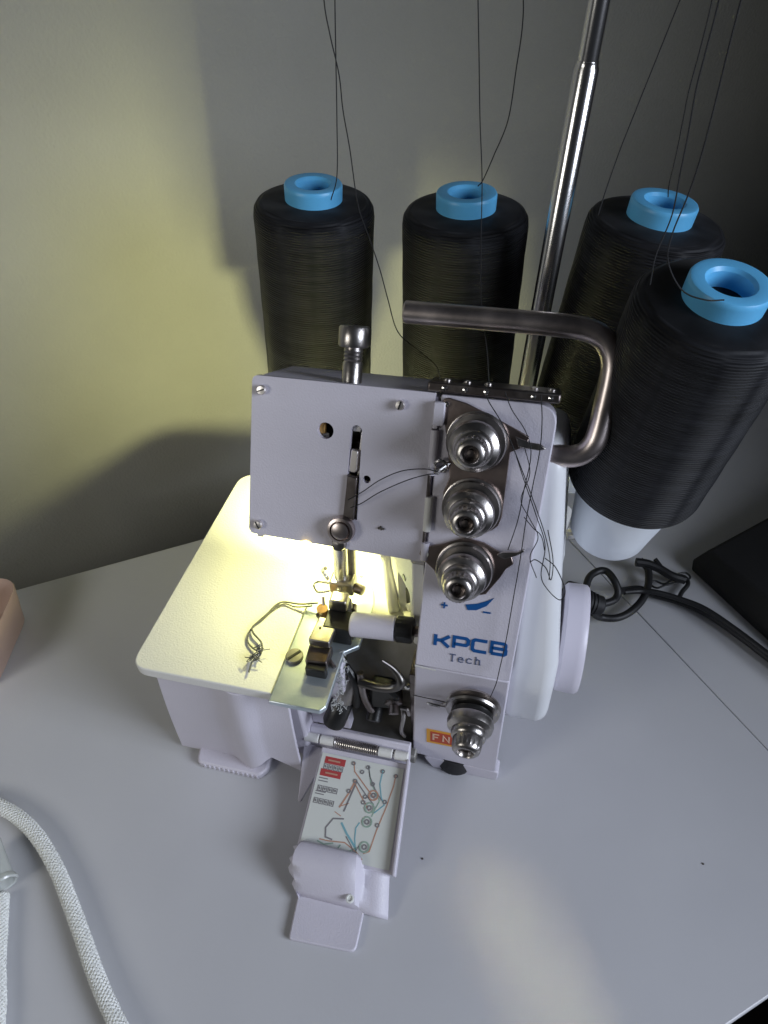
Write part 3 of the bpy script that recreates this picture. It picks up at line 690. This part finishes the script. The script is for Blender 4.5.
line([(.18, .88), (.26, .90), (.36, .87)], 4); line([(.44, .87), (.40, .95), (.42, 1.0-.02), (.52, .93), (.62, .86)], 4); line([(.62, .88), (.62, .97)], 4)
line([(.48, .78), (.56, .86), (.60, .92), (.64, .84)], 1, .006); line([(.30, .57), (.38, .60)], 3, .005)
obj('chart_print', bm, ms, ch, smooth=False)
# curled grip below the chart and flat tab under it
bm = NB()
pf = []   # (x, height) across, curled up on the left, stepping down to the right
for x, h in ((-1.10, .035), (-1.115, .10), (-1.095, .135), (-1.03, .14), (-.80, .14), (-.745, .138), (-.715, .12), (-.69, .05), (-.665, .025), (-.62, .02), (-.52, .02)): pf.append((x, h))
rows = []
for k in range(13):
    t = k/12; y = -.70-.26*t
    row = []
    for i, (x, h) in enumerate(pf):
        crown = math.sin(PI*min(1, .10+.90*t))**.5 if h > .04 else 1
        base = .12-.11*t
        jag = (.012*math.sin(k*2.3)+.006*math.sin(k*5.1)) if i < 2 else 0
        hh = base + (h*crown if h > .04 else h)
        row.append(bm.verts.new((x + .045*t + jag + (.05*(t-.5)**2*4 if i < 3 else 0), y, hh)))
    rows.append(row)
for k in range(12):
    for i in range(len(pf)-1): bm.faces.new([rows[k][i], rows[k][i+1], rows[k+1][i+1], rows[k+1][i]])
gr = obj('cover_grip', bm, 'paint', lc)
md = gr.modifiers.new('Solidify', 'SOLIDIFY'); md.thickness = .02; md.offset = -1
bm = NB(); prism(bm, rounded([(-1.03, -.86), (-.62, -.84), (-.612, -1.16), (-1.0, -1.18)], [0, 0, .04, .02]), .008, .035)
obj('cover_tab', bm, 'paint', lc, bevel=.008)
bm = NB(); lathe(bm, [(.024, 0), (.024, .012), (.016, .014), (.014, .006), (0, .006)], Matrix.Translation((-.70, -.93, .125)), 20); obj('tab_rivet', bm, 'white_cord', lc)

# telescopic thread rod
r0 = Vector((-.19, 1.6, .75)); r1 = Vector((.006+.09, 1.6, 3.884+1.6)); rd = (r1-r0).normalized()
def rz(z): return r0 + rd*((z-r0.z)/rd.z)
bm = NB(); lathe(bm, [(.056, 0), (.056, 2.95), (.050, 2.96), (.050, 2.98)], frame(rz(.75), rd), 32); part('thread_rod', bm, 'chrome')
bm = NB(); lathe(bm, [(.046, 0), (.046, 1.75)], frame(rz(3.715), rd), 32); part('rod_extension', bm, 'chrome')
bm = NB(); tube(bm, [(-1.25, 1.6, 5.32), (.75, 1.6, 5.32)], .03, 12); part('thread_mast_bar', bm, 'chrome')
# spool stand
cones = [  # top centre, bottom centre
    (Vector((-1.50, 1.97, 3.02)), Vector((-1.66, 1.97, 1.10))),
    (Vector((-.583, 1.97, 3.008)), Vector((-.63, 1.97, 1.09))),
    (Vector((.475, 1.82, 3.06)), Vector((.22, 1.80, 1.15))),
    (Vector((.690, .85, 3.10)), Vector((.475, 1.06, 1.36))),
]
bm = NB()
tube(bm, smoothpath([(-1.70, 1.97, .86), (-1.0, 1.95, .84), (-.3, 1.85, .82), (.25, 1.75, .84)], 6), .06, 12)
tube(bm, smoothpath([(.25, 1.75, .84), (.22, 1.55, .86), (.18, 1.38, .88)], 6), .06, 12)
tube(bm, [(-.2, 1.7, .82), (-.2, 1.1, .75)], .08, 12)
part('spool_stand', bm, 'plate')

THREAD_GROUP = 'black thread cones on the spool stand'
labels = ['black thread cone farthest left, standing behind the left side of the head',
          'black thread cone second from left, behind the free end of the carrying handle',
          'black thread cone just right of the chrome rod, partly hidden by the front cone',
          'large nearest black thread cone leaning forward, its white holder showing underneath']
def make_cone(i, top, bot):
    ax = (top-bot); Ln = ax.length; ax.normalize(); mt = frame(bot, ax)
    # holder, part of the machine
    bm = NB(); lathe(bm, [(.17, .0), (.215, .006), (.228, .03), (.245, .16), (.27, .32), (.30, .498), (.06, .496)] if i == 3 else [(.175, -.02), (.19, .0), (.215, .10), (.25, .22), (.285, .35), (.30, .498), (.06, .496)], mt, 48); part('spool_holder', bm, 'cone_white')
    bm = NB(); tube(bm, [mt @ Vector((0, 0, .02)), Vector((.20, 1.42, .90))] if i == 3 else [mt @ Vector((0, 0, 0)), mt @ Vector((0, 0, -.25))], .04, 10); part('spool_pin', bm, 'chrome')
    c = thing('thread_cone', labels[i], 'thread cone', mt @ Vector((0, 0, .50)), THREAD_GROUP)
    rq = ax.to_track_quat('Z', 'Y'); c.rotation_euler = (0, 0, 0)
    z1 = Ln-.50
    bm = NB(); R0 = .368; R1 = .368
    H = z1-.10
    prof = [(.20, 0), (.33, .006), (.362, .02), (R0, .05)] + [(R0+(R1-R0)*k/14 + .0012*math.sin(k*1.9+i), .09+(H-.18)*k/14) for k in range(1, 15)] + [(R1-.005, H-.045), (R1-.022, H-.018), (R1-.055, H-.003), (.18, H+.004)]
    lathe(bm, prof, None, 72)
    y = obj('thread_winding', bm, 'yarn', c, loc=(0, 0, 0)); y.rotation_mode = 'QUATERNION'; y.rotation_quaternion = rq
    bm = NB()
    lathe(bm, [(.172, H-.02), (.174, H+.07), (.174, H+.086), (.168, H+.096), (.155, z1), (.110, z1-.004), (.098, z1-.02), (.094, z1-.25), (.0, z1-.25)], None, 56)
    t = obj('cone_tube', bm, 'blue', c, loc=(0, 0, 0)); t.rotation_mode = 'QUATERNION'; t.rotation_quaternion = rq
    return c
for i, (a, b) in enumerate(cones): make_cone(i, a, b)

# ------------------------------------------------------------------ loose threads
TG = 'loose black threads'
def strand(label, pts, r=.003, m='thread', cat='thread', grp=TG, n=8, jit=.0):
    P = smoothpath(pts, n)
    o = P[0].copy(); bm = NB(); tube(bm, [p-o + Vector((random.uniform(-jit, jit), random.uniform(-jit, jit), random.uniform(-jit, jit))) for p in P], r, 6)
    ob = obj('thread', bm, m, loc=o); tag(ob, label, cat, grp); return ob
Zt = 5.3
strand('thin black thread curling down between the two left cones to the head top', [(-1.0,1.6,5.3), (-1.202, 1.600, 4.170), (-1.216, 1.600, 3.957), (-1.201, 1.600, 3.822), (-1.172, 1.600, 3.659), (-1.166, 1.600, 3.507), (-1.151, 1.620, 3.316), (-1.122, 1.600, 3.045), (-1.038, 1.500, 2.899), (-0.963, 1.400, 2.779), (-0.899, 1.300, 2.659), (-0.825, 1.200, 2.527), (-0.661, 1.000, 2.539), (-0.543, 0.820, 2.580), (-0.510, 0.750, 2.547)])
strand('straight black thread hanging in front of the farthest left cone', [(-1.1,1.6,5.3), (-1.204, 1.800, 4.150), (-1.226, 1.800, 3.927), (-1.245, 1.800, 3.680), (-1.266, 1.800, 3.406), (-1.276, 1.750, 3.144), (-1.274, 1.600, 3.065)])
strand('black thread falling past the second cone to the guide bar', [(-.5,1.6,5.3), (-0.539, 1.700, 4.144), (-0.525, 1.700, 3.934), (-0.509, 1.700, 3.703), (-0.492, 1.700, 3.448), (-0.455, 1.600, 3.199), (-0.421, 1.400, 2.975), (-0.370, 1.100, 2.803), (-0.300, 0.850, 2.676), (-0.269, 0.750, 2.545)])
strand('bowed black thread rising from the blue tube of the second cone', [(-.4,1.6,5.3), (-0.337, 1.700, 4.106), (-0.319, 1.700, 3.858), (-0.333, 1.700, 3.663), (-0.354, 1.700, 3.450), (-0.418, 1.750, 3.272), (-0.474, 1.800, 3.130), (-0.506, 1.850, 3.080)])
strand('slanting black thread just right of the chrome rod', [(.5,1.6,5.3), (0.385, 1.700, 4.123), (0.336, 1.700, 3.925), (0.285, 1.700, 3.706), (0.235, 1.650, 3.517), (0.193, 1.600, 3.359), (0.155, 1.500, 3.209), (0.134, 1.400, 3.128)])
strand('black thread rising from the blue tube of the cone beside the rod', [(.52,1.6,5.3), (0.427, 1.500, 4.141), (0.440, 1.500, 3.954), (0.437, 1.500, 3.783), (0.430, 1.500, 3.637), (0.433, 1.500, 3.519), (0.437, 1.500, 3.375), (0.436, 1.500, 3.243), (0.450, 1.550, 3.171)])
strand('faint black thread running down behind the nearest cone', [(.55,1.6,5.3), (0.393, 1.000, 4.190), (0.402, 1.000, 4.028), (0.398, 1.000, 3.882), (0.395, 1.000, 3.755), (0.404, 1.000, 3.602), (0.409, 1.000, 3.455), (0.412, 0.980, 3.304), (0.376, 0.900, 3.167), (0.367, 0.800, 3.082)])
strand('black thread lying over the blue tube of the nearest cone', [(.6,1.6,5.3), (0.443, 0.800, 4.207), (0.443, 0.800, 4.058), (0.442, 0.800, 3.921), (0.443, 0.800, 3.725), (0.440, 0.800, 3.576), (0.429, 0.800, 3.450), (0.399, 0.750, 3.316), (0.395, 0.650, 3.252), (0.467, 0.620, 3.156), (0.556, 0.600, 3.132), (0.629, 0.620, 3.127)])
strand('black thread bowing across the right side of the top dial down to the panel edge', [(-0.271, 0.628, 2.609), (-0.255, 0.597, 2.566), (-0.185, 0.510, 2.523), (-0.129, 0.471, 2.444), (-0.058, 0.429, 2.308), (0.012, 0.384, 2.168), (0.091, 0.319, 2.009), (0.132, 0.272, 1.888), (0.141, 0.212, 1.808)], .0026)
strand('short black thread from guide bar past the middle dial', [(-0.182, 0.624, 2.600), (-0.139, 0.581, 2.534), (-0.063, 0.540, 2.447), (-0.026, 0.494, 2.351), (-0.037, 0.426, 2.186), (-0.047, 0.359, 2.046), (-0.075, 0.252, 1.938)], .0026)
strand('long black thread down the panel past the blue lettering to the lowest dial', [(-0.017, 0.625, 2.602), (0.003, 0.568, 2.505), (0.012, 0.506, 2.377), (0.002, 0.439, 2.214), (-0.008, 0.361, 2.051), (-0.011, 0.262, 1.867), (-0.019, 0.173, 1.658), (-0.027, 0.073, 1.449), (-0.042, -0.005, 1.264), (-0.041, -0.040, 1.317), (-0.049, -0.050, 1.215), (-0.071, -0.080, 1.117)], .0026)
strand('black thread ending in a teardrop loop over the white housing', [(-0.095, 0.482, 2.350), (-0.043, 0.432, 2.245), (0.035, 0.360, 2.095), (0.098, 0.297, 1.962), (0.099, 0.206, 1.842), (0.141, 0.160, 1.793), (0.205, 0.141, 1.754), (0.221, 0.166, 1.805), (0.163, 0.212, 1.902), (0.105, 0.238, 1.933)], .0026)
strand('small curled end of black thread on the panel edge', [(0.101, 0.331, 2.033), (0.145, 0.251, 1.913), (0.149, 0.198, 1.826), (0.117, 0.223, 1.879), (0.065, 0.253, 1.894), (0.038, 0.261, 1.864)], .0026)
strand('upper of two threads from the slot to the chrome eye', [(-0.921, 0.375, 2.011), (-0.843, 0.383, 2.073), (-0.748, 0.400, 2.156), (-0.637, 0.419, 2.218), (-0.525, 0.437, 2.233), (-0.461, 0.442, 2.220)], .0026)
strand('lower of two threads from the slot to the chrome eye', [(-0.908, 0.357, 1.973), (-0.840, 0.358, 2.020), (-0.744, 0.373, 2.099), (-0.616, 0.390, 2.180), (-0.522, 0.424, 2.205), (-0.460, 0.438, 2.211)], .0026)
strand('loose black thread wandering beside the upper two dials', [(-.060, .50, 2.39), (-.02, .455, 2.27), (-.045, .395, 2.15), (.005, .36, 2.07), (.06, .325, 1.98), (.035, .27, 1.89), (.08, .22, 1.80)], .0024)
strand('short black thread crossing the panel edge below the handle', [(-.02, .37, 2.06), (.03, .345, 2.02), (.075, .33, 1.985), (.10, .29, 1.93)], .0024)
strand('thread from the looper bay into the lowest dial', [(-0.514, -0.010, 0.883), (-0.456, -0.030, 0.913), (-0.400, -0.050, 0.944), (-0.317, -0.060, 0.957), (-0.240, -0.090, 0.992)], .0026)
t = strand('loose grey tail of thread chain lying on the lit cloth plate', [(-1.170, 0.331, 1.150), (-1.287, 0.323, 1.120), (-1.398, 0.333, 1.100), (-1.441, 0.304, 1.095), (-1.468, 0.236, 1.095), (-1.504, 0.159, 1.095), (-1.523, 0.109, 1.095), (-1.493, 0.067, 1.100), (-1.431, 0.021, 1.100), (-1.405, -0.031, 1.100), (-1.408, -0.088, 1.100), (-1.432, -0.121, 1.100), (-1.425, -0.188, 1.100)], .006, 'gthread', 'thread chain', None)
t.name = 'thread_chain'
bm = NB(); o_ = t.location
tube(bm, [p-o_ for p in smoothpath([(-1.203, 0.309, 1.140), (-1.312, 0.311, 1.100), (-1.395, 0.322, 1.095), (-1.451, 0.259, 1.090), (-1.487, 0.181, 1.090), (-1.519, 0.129, 1.090), (-1.530, 0.074, 1.090), (-1.512, 0.011, 1.090), (-1.456, -0.031, 1.095), (-1.414, -0.044, 1.095)], 8)], .005, 6)
rn = random.Random(4)
for k in range(14):
    p = Vector((-1.42, -.07, 1.10)) + Vector((rn.uniform(-.03, .03), rn.uniform(-.05, .05), rn.uniform(0, .015)))
    tube(bm, smoothpath([p-o_, p-o_+Vector((rn.uniform(-.03,.03), rn.uniform(-.03,.03), .01)), p-o_+Vector((rn.uniform(-.04,.04), rn.uniform(-.04,.04), 0))], 3), .003, 4)
obj('frayed_end', bm, 'gthread', t, loc=(0,0,0))


# ------------------------------------------------------------------ right side: cable, case
cb = thing('power_cable', 'black power cable looped beside the handwheel and running off to the right', 'cable', (.9, 1.7, 0))
bm = NB(); tube(bm, smoothpath([(0.494, 1.402, 0.250), (0.510, 1.593, 0.300), (0.567, 1.687, 0.300), (0.641, 1.712, 0.300), (0.702, 1.632, 0.300), (0.741, 1.561, 0.250), (0.720, 1.518, 0.200), (0.633, 1.461, 0.200), (0.553, 1.385, 0.250)], 8), .028, 14); tube(bm, smoothpath([(0.562, 1.369, 0.200), (0.635, 1.414, 0.100), (0.757, 1.445, 0.080), (0.861, 1.525, 0.080), (0.952, 1.664, 0.080), (1.000, 1.819, 0.080), (1.000, 1.973, 0.100), (0.928, 2.024, 0.150)], 8), .029, 14); obj('cable_loop', bm, 'cord', cb)
bm = NB(); tube(bm, smoothpath([(0.749, 1.605, 0.200), (0.824, 1.707, 0.120), (0.943, 1.793, 0.060), (1.058, 1.762, 0.050), (1.246, 1.732, 0.045), (1.425, 1.659, 0.045), (1.626, 1.508, 0.045), (1.832, 1.324, 0.045), (2.020, 1.158, 0.045), (2.240, 0.964, 0.045)], 8), .027, 14); tube(bm, smoothpath([(0.803, 1.657, 0.150), (0.930, 1.719, 0.120), (1.040, 1.722, 0.130), (1.226, 1.697, 0.120), (1.404, 1.634, 0.120), (1.603, 1.484, 0.120), (1.806, 1.301, 0.120), (1.991, 1.136, 0.120), (2.208, 0.944, 0.120)], 8), .022, 14); obj('cable_run', bm, 'cord', cb)
pm = frame((.44, 1.33, .36), (1, .12, -.30)); bm = NB()
lathe(bm, [(.11, -.10), (.115, .0)] + [(r, .01+.028*k+dz) for k in range(6) for r, dz in ((.105-.006*k, 0), (.105-.006*k, .015), (.075, .016), (.075, .027))] + [(.06, .19), (0, .19)], pm, 24)
obj('strain_relief', bm, 'rubber', cb)
bm = NB(); box(bm, -.12, .10, -.09, .09, -.12, .02, pm); obj('plug', bm, 'rubber', cb, bevel=.03)
ti = thing('cable_tie', 'tangled thin black tie and spare plug lead beyond the cable loop', 'cable tie', (1.1, 1.95, 0))
bm = NB(); tube(bm, smoothpath([(0.897, 1.995, 0.150), (0.992, 2.002, 0.140), (1.088, 1.984, 0.120), (1.183, 1.945, 0.100), (1.286, 1.940, 0.080)], 6), .036, 10); obj('lead', bm, 'cord', ti)
bm = NB(); tube(bm, smoothpath([(1.043, 2.049, 0.160), (1.102, 1.989, 0.130), (1.168, 1.953, 0.100), (1.283, 1.981, 0.070), (1.316, 1.930, 0.050), (1.265, 1.835, 0.050), (1.230, 1.745, 0.050)], 6), .018, 8); obj('twist_wire', bm, 'cord', ti)
bm = NB(); tube(bm, smoothpath([(1.181, 1.902, 0.100), (1.128, 1.883, 0.060), (1.060, 1.901, 0.060), (1.021, 1.861, 0.060), (1.073, 1.830, 0.060), (1.143, 1.875, 0.060), (1.255, 1.939, 0.050), (1.338, 2.007, 0.040), (1.307, 2.047, 0.050), (1.244, 2.023, 0.050)], 6), .009, 8); obj('twist_wire', bm, 'cord', ti)
# black case at the right edge
P0 = Vector((1.356, 2.134, 0))
bm = NB()
def cp_(a, b, z): p = P0 + sd*a + fd*b; return bm.verts.new((p.x, p.y, z))
lo = [cp_(0, 0, 0), cp_(2.2, 0, 0), cp_(2.2, 2.4, 0), cp_(0, 2.4, 0)]
mi = [cp_(-.02, -.0, .10), cp_(2.22, 0, .10), cp_(2.22, 2.42, .10), cp_(-.02, 2.42, .10)]
hi = [cp_(.02, .10, .21), cp_(2.1, .14, .30), cp_(2.1, 2.3, .62), cp_(.02, 2.3, .55)]
bm.faces.new(lo[::-1]); bm.faces.new(hi)
for r_a, r_b in ((lo, mi), (mi, hi)):
    for k in range(4): bm.faces.new([r_a[k], r_a[(k+1) % 4], r_b[(k+1) % 4], r_b[k]])
cs = obj('carry_case', bm, 'case', bevel=.025, seg=3); tag(cs, 'black fabric case with sloping lid, cut off at the right side of the photo', 'case')
for k, (x, y) in enumerate(((0, 0), (-.35, -.58), (-2.0, -1.1), (1.2, .35))):
    bm = NB(); lathe(bm, [(0, .0), (.007, .001), (.006, .004), (0, .005)], Matrix.Translation((x, y, .0005)), 7)
    if k == 0: obj('crumb', bm, 'speck', loc=(1.283, -.242, 0)); tag(bpy.data.objects['crumb'], 'faint dark crumb on the desk near the right edge of the photo', 'crumb')
    elif k == 1: cr = obj('crumb', bm, 'speck'); tag(cr, 'tiny dark crumb on the desk right of the open looper cover', 'crumb')
    else: bm.free()


# ------------------------------------------------------------------ left side: white cord, clear tip, pink cup
def braid(bm, path, R_, turns_per, n_str=7, r=.014):
    P = smoothpath(path, 26); L_ = [0]
    for a, b in zip(P, P[1:]): L_.append(L_[-1]+(b-a).length)
    up = Vector((0, 0, 1)); fr = []
    for i, p in enumerate(P):
        t = (P[min(i+1, len(P)-1)]-P[max(i-1, 0)]).normalized(); s_ = t.cross(up).normalized(); fr.append((s_, s_.cross(t).normalized()))
    for dirn in (1, -1):
        for k in range(n_str):
            pts = []
            for i, p in enumerate(P):
                a = dirn*2*PI*L_[i]/turns_per + 2*PI*k/n_str
                rr = R_ + .004*math.cos(n_str*a + (0 if dirn > 0 else PI))
                pts.append(p + (fr[i][0]*math.cos(a) + fr[i][1]*math.sin(a))*rr)
            tube(bm, pts, r, 5, cap=False)
wc = thing('braided_cord', 'thick white braided cord curving across the lower left of the desk', 'cord', (-2.5, -1.2, 0))
pth = [(-3.504, -0.936, 0.062), (-3.240, -0.878, 0.062), (-3.057, -0.891, 0.062), (-2.866, -0.940, 0.062), (-2.676, -1.030, 0.062), (-2.480, -1.161, 0.062), (-2.316, -1.294, 0.062), (-2.153, -1.433, 0.062), (-1.994, -1.572, 0.062), (-1.837, -1.696, 0.062), (-1.665, -1.816, 0.062), (-1.466, -1.936, 0.062)]
bm = NB(); braid(bm, pth, .036, .20, 9, .0085); obj('braid', bm, 'white_cord', wc)
bm = NB(); tube(bm, smoothpath(pth, 8), .034, 12); obj('core', bm, 'white_core', wc)
w2 = thing('braided_cord', 'short piece of white braided cord under the clear tip at the left edge', 'cord', (-2.6, -1.6, 0))
pth = [(-2.746, -1.349, 0.050), (-2.642, -1.515, 0.050), (-2.544, -1.672, 0.050), (-2.413, -1.855, 0.050), (-2.309, -2.051, 0.050)]
bm = NB(); braid(bm, pth, .034, .19, 9, .008); obj('braid', bm, 'white_cord', w2)
bm = NB(); tube(bm, smoothpath(pth, 8), .032, 12); obj('core', bm, 'white_core', w2)
bm = NB(); tm = frame((-2.96, -1.12, .115), (.23, -.19, -.03))
lathe(bm, [(.062, 0), (.062, .24), (.072, .25), (.078, .275), (.070, .285), (.060, .28), (.052, .25), (.052, 0)], tm, 30, cap=False)
ct = obj('cord_tip', bm, 'clear'); tag(ct, 'clear plastic tube end beside the white braided cord at the left edge', 'plastic tip')
bm = NB(); rg = []
for z, h in ((.012, .30), (.0, .36), (.02, .385), (.10, .395), (.22, .415), (.36, .435), (.375, .43), (.36, .42), (.2, .40), (.14, .38), (.04, .34)):
    q = rounded([(-h, -h), (h, -h), (h, h), (-h, h)], h*.45, 7); a = .26
    rg.append([bm.verts.new((-4.16+u*math.cos(a)-v*math.sin(a), .15+u*math.sin(a)+v*math.cos(a), z)) for u, v in q])
for a_, b_ in zip(rg, rg[1:]):
    for k in range(len(a_)): bm.faces.new([a_[k], a_[(k+1) % len(a_)], b_[(k+1) % len(a_)], b_[k]])
bm.faces.new(rg[0][::-1]); bm.faces.new(rg[-1])
pc = obj('plastic_tub', bm, 'pink'); tag(pc, 'translucent peach plastic tub cut off at the left edge of the desk', 'tub')


# ------------------------------------------------------------------ light
w = bpy.data.worlds.new('World'); S.world = w; w.use_nodes = True
bg = w.node_tree.nodes['Background']; bg.inputs[0].default_value = (.62, .68, .80, 1); bg.inputs[1].default_value = .022
def area(name, loc, target, sx, sy, energy, col, spread=180):
    l = bpy.data.lights.new(name, 'AREA'); l.shape = 'RECTANGLE'; l.size = sx; l.size_y = sy; l.energy = energy; l.color = col
    l.spread = math.radians(spread)
    o = bpy.data.objects.new(name, l); C.objects.link(o); o.location = loc
    o.rotation_euler = (Vector(target)-Vector(loc)).to_track_quat('-Z', 'Y').to_euler(); return o
area('window_light', (9.34, -3.51, 6), (9.34-.95, -3.51+.02, 6-.32), 6, 5, 410, (.79, .86, 1.0), 86)
area('front_left_fill', (-6.5, -6, 5), (-3.3, 1.4, .9), 3, 3, 60, (.97, .96, .90), 90)  # added fill light from front left, lifts the left wall and desk
ss = area('sun_streak', (0, 0, 0), (0, 0, -1), 1.5, .36, .56, (1.0, .94, .50), 3.4)
sc_, st_ = Vector((5.2, -3.6, 7.5)), Vector((.56, -1.26, 0)); sz = (sc_-st_).normalized(); sx_ = Vector((.62, -.79, 0)); sx_ = (sx_ - sz*sx_.dot(sz)).normalized(); sy_ = sz.cross(sx_)
ss.matrix_world = Matrix.Translation(sc_) @ Matrix((sx_, sy_, sz)).transposed().to_4x4()
l = bpy.data.lights.new('work_lamp_light', 'SPOT'); l.energy = 48; l.color = (1.0, .98, .36); l.shadow_soft_size = .05; l.spot_size = math.radians(180); l.spot_blend = .45
o = bpy.data.objects.new('work_lamp_light', l); C.objects.link(o); o.location = (-1.14, .60, 1.59)
o.rotation_euler = Vector((-.15, -.05, -1)).to_track_quat('-Z', 'Y').to_euler()
l = bpy.data.lights.new('work_lamp_side_light', 'SPOT'); l.energy = 370; l.color = (1.0, .99, .46); l.shadow_soft_size = .08; l.spot_size = math.radians(120); l.spot_blend = .9
o = bpy.data.objects.new('work_lamp_side_light', l); C.objects.link(o); o.location = (-1.14, .60, 1.59)
o.rotation_euler = Vector((-.38, .92, -.22)).to_track_quat('-Z', 'Y').to_euler()

S.render.engine = 'CYCLES'
S.view_settings.view_transform = 'Standard'; S.view_settings.look = 'None'; S.view_settings.exposure = 0; S.view_settings.gamma = 1
